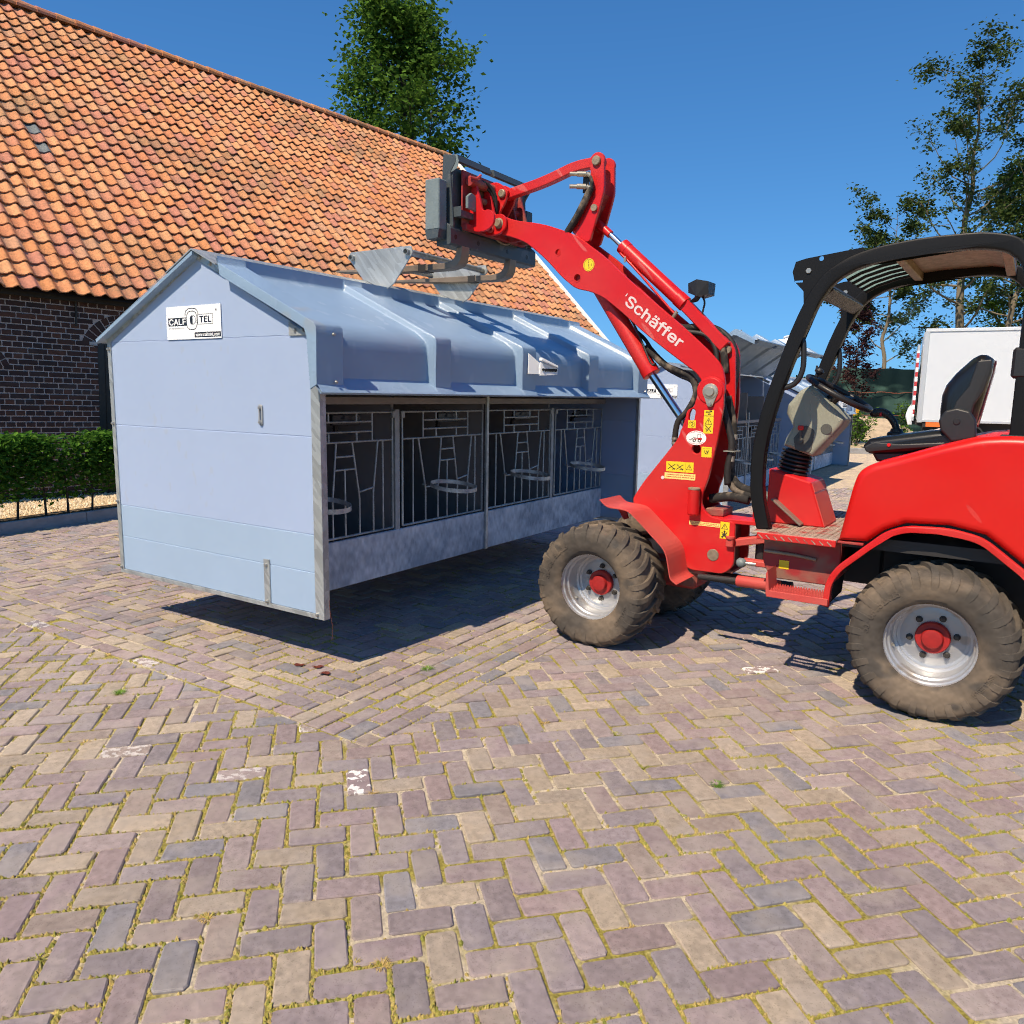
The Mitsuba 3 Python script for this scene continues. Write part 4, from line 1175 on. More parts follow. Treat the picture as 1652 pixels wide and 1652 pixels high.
# --- steering console
con = thing(ld + "__steering_console")
lp("pedestal", plate([(.925, .838), (.925, 1.150), (.690, 1.088), (.668, 1.03), (.600, .838)], -.10, .215, .008), "m_red", con)
lp("dusty_panel", bar([.602, .058, .846], [.666, .058, 1.022], .30, .006, up=(-.94, 0, .34)), "m_red_dusty", con)
lp("lock_plate", bar([.668, .058, 1.034], [.687, .058, 1.080], .29, .007, up=(-.94, 0, .34)), "m_letter_silver" if False else "m_red_dusty", con)
lp("pedal", bar([.885, .245, .985], [.715, .245, .848], .07, .012, up=(.5, 0, .85), b=.003), "m_fork_steel", con)
ax = np.array([-.20, 0, .98]); ax /= np.linalg.norm(ax)
def bellow():
    prof = []
    for k in range(6):
        z = k * .024
        prof += [(.070, z), (.088, z + .006), (.090, z + .012), (.088, z + .017), (.071, z + .023)]
    m = lathe([(0, 0)] + prof + [(0, .145)], "z", 36)
    u, v, w = frame_of(ax)
    M = M4([.838, .05, 1.118], v * 1.0, np.cross(w, v), w)
    return xf(m, M)
lp("bellows", bellow(), "m_black_plastic", con, smooth=20)
headp = rounded([(.748, 1.628), (.705, 1.60), (.600, 1.500), (.548, 1.445), (.565, 1.405), (.705, 1.228), (.872, 1.285), (.860, 1.33), (.825, 1.395), (.868, 1.47), (.862, 1.52), (.80, 1.60)], .012)
hd = lp("column_cover", plate(headp, -.065, .165, .030, "xz", 4), "m_console_grey", con, smooth=30)
lp("centre_panel", plate(rounded([(.755, 1.41), (.70, 1.38), (.712, 1.25), (.80, 1.262), (.815, 1.33)], .02), .160, .1675, .003), "m_console_dark", hd)
lp("round_recess", disc(.640, 1.388, .030, .1655, .1690), "m_console_dark", hd)
lp("selector_lever", cat([rod([.772, .168, 1.320], [.772, .190, 1.320], .016), bar([.772, .186, 1.32], [.772, .192, 1.385], .012, .010, up=(0, 1, 0), b=.002)]), "m_console_dark", hd)
lp("lever_knob", bx(.757, .787, .180, .203, 1.378, 1.405, .005), "m_red", hd)
lp("instrument_panel", plate([(.742, 1.622), (.700, 1.598), (.598, 1.496), (.604, 1.488), (.708, 1.588), (.745, 1.607)], -.03, .130, .003), "m_console_dark", hd)
for i, y0 in enumerate((.10, .06, .02)):
    lp("button", bx(.640, .655, y0 - .010, y0 + .010, 1.535, 1.556, .004), "m_black_plastic", hd)
wc, wd, wn = np.array([.612, .05, 1.588]), np.array([.88, 0, .48]), np.array([-.48, 0, .88])
n = 48
ang = np.linspace(0, 2 * math.pi, n, endpoint=False)
ringp = [wc + .188 * (math.cos(a) * wd + math.sin(a) * np.array([0, 1, 0])) for a in ang]
def torus(R, r):
    V, F = [], []
    for k, a in enumerate(ang):
        e = math.cos(a) * wd + math.sin(a) * np.array([0, 1, 0])
        for j in range(10):
            b = j * 2 * math.pi / 10
            V.append(wc + e * (R + r * math.cos(b)) + wn * r * math.sin(b))
    for k in range(n):
        for j in range(10):
            F.append([k * 10 + j, (k + 1) % n * 10 + j, (k + 1) % n * 10 + (j + 1) % 10, k * 10 + (j + 1) % 10])
    return outward(tm(V, F))
sw = lp("steering_wheel", torus(.188, .0165), "m_black_plastic", con, smooth=True)
for a in (0.3, 2.4, 4.4):
    e = math.cos(a) * wd + math.sin(a) * np.array([0, 1, 0])
    lp("spoke", bar(wc + e * .02 - wn * .02, wc + e * .18, .03, .012, up=wn, b=.003), "m_black_plastic", sw)
lp("column", rod([.700, .05, 1.50], wc - wn * .005, .034), "m_black_plastic", sw)
kb = wc + .188 * (math.cos(.4) * wd + math.sin(.4) * np.array([0, -1, 0]))
lp("steering_knob", xf(lathe([(0, 0), (.012, 0), (.012, .03), (.024, .036), (.028, .05), (.020, .062), (0, .066)], "z", 18), M4(kb, wd, [0, 1, 0], wn)), "m_black_plastic", sw, smooth=40)

# --- seat
seat = thing(ld + "__seat")
lp("cushion", plate(rounded([(.445, 1.305), (.415, 1.345), (.33, 1.362), (.10, 1.405), (-.06, 1.42), (-.06, 1.30), (.40, 1.262), (.43, 1.275)], .018), -.24, .20, .045, "xz", 4), "m_seat_vinyl", seat, smooth=35)
lp("side_trim", plate(rounded([(.430, 1.305), (.385, 1.33), (.25, 1.325), (.05, 1.345), (.05, 1.325), (.25, 1.300), (.415, 1.275)], .006), .196, .214, .006, "xz", 2), "m_seat_side", seat, smooth=30)
lp("red_button", disc(.31, 1.318, .010, .214, .220, 12), "m_red", seat)
lp("seat_base", plate([(.40, 1.275), (.37, 1.225), (.05, 1.20), (-.05, 1.30)], -.20, .17, .012), "m_black_plastic", seat)
back = rounded([(.088, 1.415), (.094, 1.50), (.092, 1.585), (.078, 1.635), (.038, 1.695), (-.030, 1.770), (-.060, 1.787), (-.090, 1.785), (-.120, 1.765), (-.118, 1.705), (-.100, 1.60), (-.070, 1.42)], .015)
lp("backrest", plate(back, -.23, .185, .055, "xz", 5), "m_seat_vinyl", seat, smooth=40)
lp("back_shell", plate(rounded([(.045, 1.46), (.02, 1.555), (-.028, 1.63), (-.055, 1.755), (-.118, 1.762), (-.117, 1.70), (-.098, 1.61), (-.060, 1.54), (-.045, 1.44)], .01), .165, .205, .010, "xz", 2), "m_seat_side", seat, smooth=30)
lp("hinge_cover", plate(rounded([(.075, 1.40), (.090, 1.455), (.065, 1.505), (.015, 1.520), (-.045, 1.505), (-.075, 1.46), (-.085, 1.37), (.02, 1.345)], .02), .175, .222, .012, "xz", 3), "m_seat_side", seat, smooth=30)
lp("hinge_bolt", disc(.008, 1.452, .016, .222, .228, 16), "m_black_plastic", seat)
lp("belt", bar([-.125, .02, 1.755], [-.078, .10, 1.43], .05, .006, up=(-1, 0, 0)), "m_red_dirty", seat)
lp("belt_buckle", plate([(.155, 1.385), (.060, 1.425), (.068, 1.38), (.10, 1.37)], .12, .15, .004), "m_letter_silver", seat)
js = thing(ld + "__joystick")
lp("boot", lathe([(0, 1.395), (.030, 1.39), (.036, 1.372), (.048, 1.366), (.050, 1.35), (.046, 1.34), (.055, 1.332), (.058, 1.30), (0, 1.30)], "z", 18, (.345, -.28, 0)), "m_black_plastic", js, smooth=35)
lp("grip", tube(smooth_path([[.345, -.28, 1.385], [.362, -.28, 1.425], [.392, -.28, 1.462], [.428, -.28, 1.482], [.468, -.28, 1.478], [.492, -.28, 1.462]], 5), [.019] * 5 + [.020] * 6 + [.024] * 6 + [.026] * 6 + [.018] * 2 + [.006], 12), "m_black_plastic", js, smooth=True)
lp("grip_button", bx(.425, .440, -.258, -.250, 1.458, 1.482, .003), "m_red", js)
lp("right_console", bx(-.10, .40, -.40, -.20, 1.20, 1.31, .02), "m_black_plastic")

# --- roll bar with roof
rops = thing(ld + "__roll_bar")
line = [(.865, .838), (.915, 1.02), (.922, 1.28), (.868, 1.54), (.755, 1.90), (.690, 2.06), (.620, 2.165), (.520, 2.228), (.40, 2.262), (.20, 2.287), (-.04, 2.288), (-.16, 2.262), (-.235, 2.19), (-.262, 2.08), (-.262, 1.385)]
path = bend(line, .12, 6)
tubeP = LineString(path).buffer(.036, cap_style=2, join_style=1, quad_segs=3).simplify(.0012)
hoop = plate(tubeP, .415, .485, .012, "xz", 2)
gus = Polygon([(.735, 2.03), (.742, 2.105), (.790, 2.155), (.803, 2.205), (.790, 2.255), (.74, 2.268), (.47, 2.300), (.45, 2.262), (.55, 2.19), (.66, 2.05)]).buffer(.01).buffer(-.01)
gus = gus.difference(shapely.union_all([Point(.664, 2.262).buffer(.012), Point(.722, 2.205).buffer(.014), sbox(.748, 2.150, .790, 2.160)]))
for sg in (1, -1):
    hp_ = lp("hoop", hoop if sg > 0 else mirror(hoop), "m_black_paint", rops, smooth=25)
    g_ = plate(gus, .462, .470, .001) if sg > 0 else mirror(plate(gus, .462, .470, .001))
    lp("gusset", g_, "m_black_paint", hp_)
    lp("gusset_bolt", disc(.722, 2.205, .015, sg * .455, sg * .478, 6), "m_bolt", hp_)
    hnd = tube(smooth_path([[.765, sg * .45, 1.875], [.735, sg * .45, 1.865], [.722, sg * .45, 1.80], [.722, sg * .45, 1.705], [.750, sg * .45, 1.640], [.800, sg * .45, 1.612], [.845, sg * .45, 1.615]], 5), .0145, 8)
    lp("grab_handle", hnd, "m_black_plastic", hp_, smooth=True)
    lp("tube_foot", bx(-.33, -.19, sg * .39 - .0, sg * .51, 1.375, 1.402, .005), "m_chassis", hp_)
lp("front_cross_tube", plate(rounded([(.60, 2.115), (.66, 2.06), (.70, 2.10), (.66, 2.165)], .01), -.415, .415, .002), "m_black_plastic", rops)
lp("roof_sheet", plate([(.30, 2.290), (.30, 2.283), (.20, 2.292), (-.04, 2.296), (-.16, 2.270), (-.16, 2.277), (-.04, 2.303), (.20, 2.299)], -.415, .415, 0), "m_rust_pin", rops)
for x, z in ((.318, 2.262), (-.135, 2.258)):
    lp("roof_cross_bar", bx(x - .022, x + .022, -.415, .415, z - .022, z + .022, .004), "m_rust_pin", rops)
lp("roof_window", plate([(.59, 2.190), (.52, 2.226), (.42, 2.258), (.34, 2.274), (.34, 2.279), (.42, 2.264), (.52, 2.232), (.59, 2.197)], -.415, .415, 0), "m_tinted_glass", rops)
for f in np.linspace(-.33, .33, 6):
    lp("window_bar", tube([[.585, f, 2.182], [.52, f, 2.216], [.42, f, 2.247], [.34, f, 2.262]], .009, 6), "m_black_paint", rops)
lp("rear_lamp", bx(-.275, -.205, .44, .49, 1.66, 1.80, .012), "m_black_plastic", rops)

# --- front frame and lifting tower
ff = thing(ld + "__lifting_tower")
boss = Point(1.322, 1.592).buffer(.086, quad_segs=10)
outl = Polygon(bend([(1.24, 1.60), (1.236, 1.50), (1.262, 1.29), (1.308, 1.05), (1.338, .965), (1.340, .885), (1.285, .826), (1.122, .808), (1.118, .535), (1.175, .478), (1.40, .476), (1.60, .64), (1.812, .880), (1.735, 1.005), (1.515, 1.292), (1.478, 1.400), (1.462, 1.475), (1.422, 1.492), (1.405, 1.56), (1.402, 1.60)], .035))
tow = outl.union(boss).buffer(0)
tow = tow.difference(shapely.union_all([LineString([(1.432, 1.425), (1.428, 1.462)]).buffer(.019), Point(1.392, 1.236).buffer(.028)]))
for sg in (1, -1):
    pl = plate(tow, .128, .155, .004)
    lp("tower_plate", pl if sg > 0 else mirror(pl), "m_red", ff)
    bs = lathe([(0, .155), (.078, .155), (.078, .160), (.074, .163), (0, .163)], "y", 36, (1.322, 0, 1.592))
    lp("pivot_boss", bs if sg > 0 else mirror(bs), "m_red", ff, smooth=30)
lp("pivot_pin", lathe([(0, .186), (.026, .186), (.028, .182), (.028, .176), (.043, .174), (.046, .168), (.046, .160)], "y", 32, (1.318, 0, 1.588)), "m_pin_steel", ff, smooth=30)
lp("pin_lock", plate(shapely.union_all([Point(1.318, 1.588).buffer(.048), Point(1.316, 1.515).buffer(.020), Polygon([(1.362, 1.575), (1.336, 1.51), (1.297, 1.51), (1.272, 1.575)])]), .1635, .170, .001), "m_pin_steel", ff)
lp("pin_lock_bolt", disc(1.316, 1.512, .013, .170, .181, 6), "m_bolt", ff)
lp("tower_web", cat([bar([1.52, 0, 1.28], [1.79, 0, .90], .256, .012, up=(.8, 0, .58)), bx(1.13, 1.42, -.128, .128, .485, .50), bar([1.80, 0, .88], [1.42, 0, .49], .256, .012, up=(.6, 0, -.8)), bx(1.17, 1.19, -.128, .128, .5, .80)]), "m_red_dirty", ff)
lp("deck", plate(rounded([(1.29, .10), (1.20, .155), (.98, .13), (.93, 0), (.98, -.13), (1.20, -.155), (1.29, -.10)], .02), .795, .822, .004, "xy"), "m_red", ff)
lp("neck_pad", plate([(1.33, -.10), (1.33, .10), (1.22, .09), (1.22, -.09)], .822, .87, .006, "xy"), "m_red_dirty", ff)
lp("pivot_cap", lathe([(0, .885), (.038, .884), (.044, .876), (.044, .83), (0, .83)], "z", 24, (1.02, 0, 0)), "m_red", ff, smooth=30)
lp("joint_arm", cat([bar([1.15, .10, .672], [.93, .06, .720], .09, .045, b=.006), bar([1.08, .10, .565], [.90, .10, .565], .07, .035, b=.006)]), "m_red_dusty", ff)
lp("joint_post", rod([.99, .03, .55], [.99, .03, .80], .035), "m_chassis", ff)
lp("grey_ball", lathe([(0, -.03), (.018, -.026), (.029, -.012), (.029, .012), (.018, .026), (0, .03)], "x", 20, (1.075, .14, .562)), "m_anthracite_light", ff, smooth=40)
lp("tie_rod", rod([1.07, .14, .562], [.99, .13, .560], .012), "m_bolt", ff)
lp("side_bracket", cat([bx(1.12, 1.165, .155, .185, .655, .715, .006), lathe([(0, .72), (.026, .72), (.026, .708), (0, .708)], "z", 14, (1.142, .172, 0))]), "m_red_dusty", ff)
lp("round_plug", disc(1.248, .590, .037, .1545, .160), "m_red_dusty" if False else "m_rust_pin", ff)
lp("side_stub", lathe([(.036, .995), (.036, .84), (.030, .83), (0, .83)], "z", 24, (1.378, .188, 0)), "m_red", ff, smooth=30)
lp("stub_cap", lathe([(0, 1.003), (.030, 1.003), (.038, .999), (.038, .990), (0, .988)], "z", 24, (1.378, .188, 0)), "m_rust_pin", ff, smooth=30)
fp = bend([(1.900, .905), (1.850, .862), (1.700, .856), (1.445, .632), (1.408, .462), (1.365, .438)], .05, 5)
for sg in (1, -1):
    fs = LineString(fp).buffer(.0035, cap_style=2, join_style=1)
    m = plate(fs, .15, .435, .001)
    lp("front_fender", m if sg > 0 else mirror(m), "m_red_dusty", ff)
    m2 = plate([(1.86, .855), (1.80, .86), (1.77, .78), (1.80, .77)], .27, .285, 0)
    lp("fender_bracket", m2 if sg > 0 else mirror(m2), "m_red", ff)
lp("front_axle", cat([rod([1.866, -.30, .385], [1.866, .30, .385], .07), bx(1.36, 1.90, -.12, .12, .34, .50, .02), bx(1.30, 1.60, -.128, .128, .45, .50)]), "m_red_dirty", ff)
lp("drive_shaft", rod([1.35, 0, .42], [.80, 0, .42], .035), "m_chassis")
lp("steering_ram", cat([rod([1.05, .27, .478], [.80, .30, .490], .033, 18)]), "m_red_dusty", smooth=40)
lp("steering_ram_rod", rod([1.30, .24, .462], [1.04, .27, .479], .018), "m_chassis")

# decals on the tower: local u runs to the right on the near side
def near(x, z, y):
    return M4([x, y, z], [-1, 0, 0], [0, 0, 1], [0, 1, 0])
YD = .1552
def decal(x0, x1, z0, z1, mat_, label=None, dy=0):
    return lp("decal", bx(x0, x1, YD + dy, YD + .0012 + dy, z0, z1), mat_, ff, label=label)
def ink(polys, d, dy=.0013, mat_="m_decal_ink"):
    lp("print", cat([plate(p, YD + dy, YD + dy + .0006) for p in polys if not p.is_empty]), mat_, d, kind="stuff")
def warn(x, z, s):
    t = Polygon([(x - s, z - s * .8), (x + s, z - s * .8), (x, z + s)])
    return [t.difference(t.buffer(-s * .14)), sbox(x - s * .08, z - s * .2, x + s * .08, z + s * .4), sbox(x - s * .08, z - s * .5, x + s * .08, z - s * .33)]
def strokes(x, z, segs, t=.0022):
    return [LineString([(x - a, z + b) for a, b in s]).buffer(t) for s in segs]
d = decal(1.292, 1.353, 1.335, 1.476, "m_decal_yellow", "tall yellow warning decal with triangle")
ink(warn(1.322, 1.408, .023) + [sbox(1.293, 1.4395, 1.352, 1.4425)] + strokes(1.322, 1.365, [[(-.018, .018), (.018, -.018)], [(-.012, -.018), (.016, .016)], [(-.016, .002), (-.004, -.016)]]) + strokes(1.322, 1.460, [[(-.018, .004), (.0, .004), (.016, .009)], [(-.004, -.008), (.008, -.008)]], .0035), d)
d = decal(1.402, 1.452, 1.364, 1.412, "m_decal_yellow", "small square yellow decal")
ink([LineString([(1.427 + .019 * math.cos(a), 1.388 + .019 * math.sin(a)) for a in np.linspace(0, 6.28, 24)]).buffer(.001)] + strokes(1.427, 1.388, [[(-.009, .007), (.002, .011), (.008, .003), (-.002, -.006), (.004, -.013)]]), d)
ov = affinity.scale(Point(1.395, 1.305).buffer(1, quad_segs=12), .064, .044)
d = lp("decal", plate(ov, YD, YD + .0012), "m_decal_white", ff, label="white oval decal with a small loader emblem")
xo = 1.395
ink([Point(xo + dx, 1.289).buffer(.0105).difference(Point(xo + dx, 1.289).buffer(.005)) for dx in (.012, -.021)] + strokes(xo, 1.305, [[(.008, -.004), (.010, .022), (.027, .022), (.030, -.002)], [(-.044, -.012), (-.030, -.012), (-.016, .004), (.002, -.002)], [(-.036, -.016), (-.030, -.006)]], .0014), d)
ink([sbox(xo - .037, 1.293, xo - .010, 1.306), sbox(xo - .004, 1.294, xo + .014, 1.302)], d, mat_="m_decal_red")
ink(strokes(xo, 1.305, [[(-.046 + .0, .024), (-.03, .034), (0, .038), (.03, .034), (.046, .024)], [(-.046, -.024), (-.03, -.034), (0, -.038), (.03, -.034), (.046, -.024)]], .0012), d, mat_="m_decal_red")
d = decal(1.292, 1.357, 1.190, 1.253, "m_decal_yellow", "square yellow decal beside the hole")
ink(strokes(1.324, 1.222, [[(-.014, .006), (-.008, -.010), (.006, -.012), (.010, .004)], [(-.004, .008), (.002, -.002), (.014, .010)]]) + [sbox(1.30, 1.243, 1.349, 1.2445)], d)
d = decal(1.402, 1.582, 1.088, 1.152, "m_decal_yellow", "wide yellow decal of three warning pictures")
ink(warn(1.430, 1.120, .020) + [sbox(1.4535, 1.09, 1.4545, 1.15)] + strokes(1.545, 1.12, [[(-.024, -.016), (.022, .014)], [(-.022, .014), (.02, -.018)], [(.004, -.018), (.024, -.010)]]) + strokes(1.490, 1.12, [[(-.022, -.016), (.020, .014)], [(-.020, .014), (.018, -.018)], [(.0, -.018), (.022, -.012)]]), d)
d = decal(1.388, 1.590, 1.042, 1.080, "m_decal_pale", "long pale yellow text strip")
ink([sbox(1.395 + k * .0062, z, 1.395 + k * .0062 + .0045, z + .0055) for z in (1.066, 1.052) for k in range(30) if (k * 7 + int(z * 1000)) % 9], d, mat_="m_decal_red")
lp("screw_head", disc(1.602, 1.045, .012, .155, .159, 14), "m_letter_silver", ff)
d = decal(1.214, 1.412, .765, .789, "m_decal_pale", "long pale yellow text strip low on the frame")
ink([sbox(1.22 + k * .0062, z, 1.22 + k * .0062 + .0045, z + .004) for z in (.779, .770) for k in range(30) if (k * 5 + int(z * 1000)) % 8], d, mat_="m_decal_red")
d = decal(1.155, 1.212, .700, .803, "m_decal_yellow", "yellow warning decal with triangle low on the frame")
ink(warn(1.184, .775, .021) + strokes(1.184, .724, [[(-.016, .014), (.016, -.014)], [(-.016, -.014), (.016, .014)], [(0, .016), (0, -.004)], [(-.012, -.018), (0, -.004), (.012, -.018)], [(-.012, .0), (.012, 0)]], .0028) + [Point(1.184, .744).buffer(.006)], d)

# --- lift arm
arm_poly = Polygon(np.vstack([bend([(2.945, 2.735), (2.915, 2.790), (2.80, 2.742), (2.55, 2.690), (2.31, 2.600), (2.08, 2.435), (1.973, 2.337), (1.745, 2.150), (1.525, 1.975), (1.355, 1.828), (1.275, 1.745), (1.248, 1.66), (1.244, 1.58), (1.30, 1.520), (1.355, 1.560), (1.384, 1.640), (1.43, 1.700), (1.513, 1.755), (1.65, 1.850), (1.788, 1.950), (1.969, 2.100), (2.084, 2.185), (2.195, 2.231), (2.294, 2.251), (2.40, 2.330), (2.542, 2.469), (2.705, 2.590), (2.825, 2.634), (2.90, 2.655), (2.945, 2.70)], .09, 6)])).buffer(0)
arm_poly = arm_poly.difference(shapely.union_all([Point(2.438, 2.497).buffer(.020), Point(2.284, 2.322).buffer(.024)]))
am = thing(ld + "__lift_arm")
for sg in (1, -1):
    m = plate(arm_poly, .092, .120, .004)
    k_ = lp("arm_plate", m if sg > 0 else mirror(m), "m_red", am)
    rg = cat([plate(Point(x, z).buffer(r + .004).difference(Point(x, z).buffer(r)), .1195, .1225) for x, z, r in ((2.438, 2.497, .020), (2.284, 2.322, .024))])
    lp("hole_rim", rg if sg > 0 else mirror(rg), "m_red", k_, kind="stuff")
lp("cross_tube", cat([rod([2.33, -.095, 2.47], [2.33, .095, 2.47], .05), rod([1.60, -.095, 1.93], [1.60, .095, 1.93], .04), rod([2.78, -.095, 2.69], [2.78, .095, 2.69], .035), rod([2.284, -.095, 2.322], [2.284, .095, 2.322], .03)]), "m_red_dirty", am, kind="stuff")
lp("arm_floor", plate(LineString(bend([(1.53, 1.79), (1.79, 1.97), (2.08, 2.205), (2.29, 2.27), (2.55, 2.50)], .08)).buffer(.006, cap_style=2), -.093, .093), "m_red_dirty", am)
tdir = np.array([1.557 - 1.938, 0, 1.880 - 2.165]); tl_ = np.linalg.norm(tdir); tdir /= tl_
Mt = M4([1.938, .1205, 2.140], tdir, np.cross([0, 1, 0], tdir), [0, 1, 0])
lp("lettering", text("Schäffer", .066, Mt, .0016, True, tl_ * 1.02), "m_letter_silver", am, kind="stuff")
lp("lettering_dot", text("'", .05, Mt @ M4([-.026, .012, 0], [1, 0, 0], [0, 1, 0], [0, 0, 1]), .0016), "m_letter_silver", am)
yd = lp("decal", disc(2.20, 2.398, .041, .1205, .1218, 32, .0003), "m_decal_yellow", am, label="round yellow decal on the arm")
lp("print", cat([plate(Point(2.20, 2.398).buffer(.036).difference(Point(2.20, 2.398).buffer(.0335)), .1219, .1224), plate(LineString([(2.203, 2.426), (2.197, 2.372)]).buffer(.0018), .1219, .1224), plate(LineString([(2.182, 2.404), (2.178, 2.40), (2.180, 2.392)]).buffer(.0015), .1219, .1224)]), "m_decal_ink", yd, kind="stuff")
lp("grease_nipple", lathe([(0, 0), (.008, 0), (.008, .03), (.004, .035), (0, .036)], "z", 8, (1.98, .04, 2.41)), "m_pin_steel", am)

# --- bell crank, link, tilt cylinder
lv = thing(ld + "__tilt_lever")
lvp = Polygon(bend([(2.132, 3.03), (2.126, 2.87), (2.150, 2.78), (2.222, 2.545), (2.285, 2.565), (2.365, 2.635), (2.262, 2.79), (2.214, 2.895), (2.236, 3.03)], .03)).union(Point(2.184, 3.048).buffer(.054, quad_segs=8))
for y0 in (.060, -.085):
    lp("lever_plate", plate(lvp, y0, y0 + .025, .003), "m_red", lv)
lp("lever_web", bar([2.30, 0, 2.62], [2.165, 0, 2.86], .12, .02, up=(.8, 0, .5)), "m_red_dirty", lv)
lp("lever_pin", cat([lathe([(0, .104), (.026, .104), (.030, .100), (.030, .085)], "y", 24, (2.184, 0, 3.048))]), "m_rust_pin", lv, smooth=30)
lp("lower_pin", cat([lathe([(0, .100), (.022, .100), (.022, .085)], "y", 20, (2.19, 0, 2.76))]), "m_rust_pin", lv, smooth=30)
lk = LineString([(2.184, 3.048), (2.36, 3.052), (2.59, 2.985), (2.93, 2.935)])
lnk = LineString(bend([(2.20, 3.058), (2.37, 3.055), (2.60, 2.992), (2.93, 2.940)], .12, 8)).buffer(.031, cap_style=2, join_style=1).union(Point(2.93, 2.942).buffer(.034)).union(Point(2.195, 3.056).buffer(.036))
lp("tilt_link", plate(lnk, -.010, .050, .005, "xz", 2), "m_red")
cy = thing(ld + "__tilt_cylinder")
A_, B_ = np.array([2.03, -.015, 2.525]), np.array([1.575, -.015, 2.128])
u_ = (B_ - A_) / np.linalg.norm(B_ - A_)
lp("barrel", tube([A_, A_ + u_ * .002, A_ + u_ * .05, A_ + u_ * .052, B_ - u_ * .07, B_ - u_ * .068, B_ - u_ * .002, B_], [.044, .0485, .0485, .046, .046, .049, .049, .044], 32), "m_red", cy, smooth=30)
lp("piston_rod", rod(A_ - u_ * .13, A_, .018, 20), "m_chrome", cy, smooth=40)
lp("rod_end", tube([A_ - u_ * .27, A_ - u_ * .12], .026, 20), "m_red", cy, smooth=40)
lp("tail", bar(B_ - u_ * .01, [1.30, -.015, 1.86], .060, .075, up=(.6, 0, -.7), b=.006), "m_red", cy)
lp("feed_pipe", tube(smooth_path([A_ + np.array([.0, .03, -.05]), A_ + u_ * .15 + np.array([-.02, .045, -.075]), B_ + np.array([.06, .045, -.05]), B_ + np.array([.045, .045, -.04])], 5), .008, 8), "m_red", cy, smooth=True)
lp("hose_fitting", rod(B_ + np.array([.035, .05, -.045]), B_ + np.array([.06, .05, -.085]), .012), "m_pin_steel", cy)
for y0 in (-.055, -.135):
    lp("rear_ear", plate(Polygon(bend([(1.315, 1.58), (1.340, 1.80), (1.325, 1.885), (1.285, 1.905), (1.245, 1.84), (1.228, 1.52), (1.245, 1.30), (1.285, 1.31)], .05)), y0, y0 + .022, .003), "m_red", ff)
lp("ear_pin", lathe([(0, -.005), (.024, -.005), (.024, -.16), (0, -.16)], "y", 20, (1.290, 0, 1.845)), "m_rust_pin", ff, smooth=30)
# --- lift cylinder
lc = thing(ld + "__lift_cylinder")
A_, B_ = np.array([2.20, 0, 2.305]), np.array([1.775, 0, 1.692])
u_ = (B_ - A_) / np.linalg.norm(B_ - A_)
lp("barrel", tube([A_, B_ - u_ * .055, B_ - u_ * .054, B_ - u_ * .003, B_], [.056, .056, .060, .060, .054], 32), "m_red", lc, smooth=30)
lp("piston_rod", tube([B_ - u_ * .01, [1.50, 0, 1.345]], .026, 24), "m_chrome", lc, smooth=40)
lp("rod_eye", rod([1.47, -.12, 1.33], [1.47, .12, 1.33], .045), "m_red_dirty", lc)
lp("feed_pipe", tube(smooth_path([A_ + u_ * .2 + [-.055, .03, .05], A_ + u_ * .45 + [-.055, .03, .055], B_ + [.0, .035, .08], B_ + [-.03, .03, .07]], 5), .007, 8), "m_chassis", lc)

# --- quick hitch
qh = thing(ld + "__quick_hitch")
hookp = Polygon(bend([(3.02, 3.02), (2.965, 2.86), (2.945, 2.785), (2.89, 2.795), (2.845, 2.755), (2.85, 2.69), (2.90, 2.655), (2.99, 2.650), (3.055, 2.675), (3.065, 2.80), (3.04, 2.93)], .03))
for y0 in (.125, .27, -.150, -.29):
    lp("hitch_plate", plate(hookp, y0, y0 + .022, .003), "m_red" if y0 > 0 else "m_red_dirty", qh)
ears = Polygon(bend([(2.885, 2.955), (2.925, 2.995), (2.985, 3.03), (3.065, 3.02), (3.065, 2.70), (2.99, 2.76), (2.905, 2.885)], .03))
for y0 in (.055, -.045):
    lp("link_ear", plate(ears, y0, y0 + .020, .003), "m_red", qh)
lp("hitch_back", cat([bx(3.055, 3.070, -.37, .37, 2.68, 3.05, .003), bx(3.02, 3.06, -.37, .37, 2.66, 2.70, .003)]), "m_red_dirty", qh)
lp("lower_pin", lathe([(0, .172), (.024, .172), (.028, .168), (.028, .15), (.036, .148), (.036, .12)], "y", 24, (2.908, 0, 2.728)), "m_rust_pin", qh, smooth=30)
lp("spare_eye", plate(Point(2.975, 2.700).buffer(.030).difference(Point(2.975, 2.700).buffer(.016)), .147, .160, .002), "m_red_dusty", qh)
lp("upper_pin", lathe([(0, .094), (.022, .094), (.028, .090), (.028, .075)], "y", 24, (2.93, 0, 2.942)), "m_rust_pin", qh, smooth=30)
lp("locking_cylinder", cat([rod([3.02, -.20, 2.98], [3.02, .34, 2.98], .032), rod([3.03, -.30, 2.88], [3.03, .30, 2.88], .022)]), "m_red_dirty", qh, smooth=40)
lp("locking_handle", tube(smooth_path([[3.05, .20, 3.02], [3.0, .24, 3.035], [2.985, .30, 3.0], [3.0, .36, 3.0]], 4), .009, 6), "m_red_dusty", qh)
lp("hitch_hose", tube(smooth_path([[3.02, .24, 3.0], [2.99, .17, 2.99], [2.965, .12, 2.93], [2.97, .09, 2.84], [3.0, .07, 2.78], [2.98, .0, 2.73], [2.93, -.02, 2.70]], 6), .013, 8), "m_hose", qh, smooth=True)
lp("hitch_hose", tube(smooth_path([[3.02, .20, 2.99], [2.99, .14, 2.95], [2.975, .10, 2.88], [2.985, .07, 2.82], [2.96, .02, 2.76]], 6), .012, 8), "m_hose", qh, smooth=True)
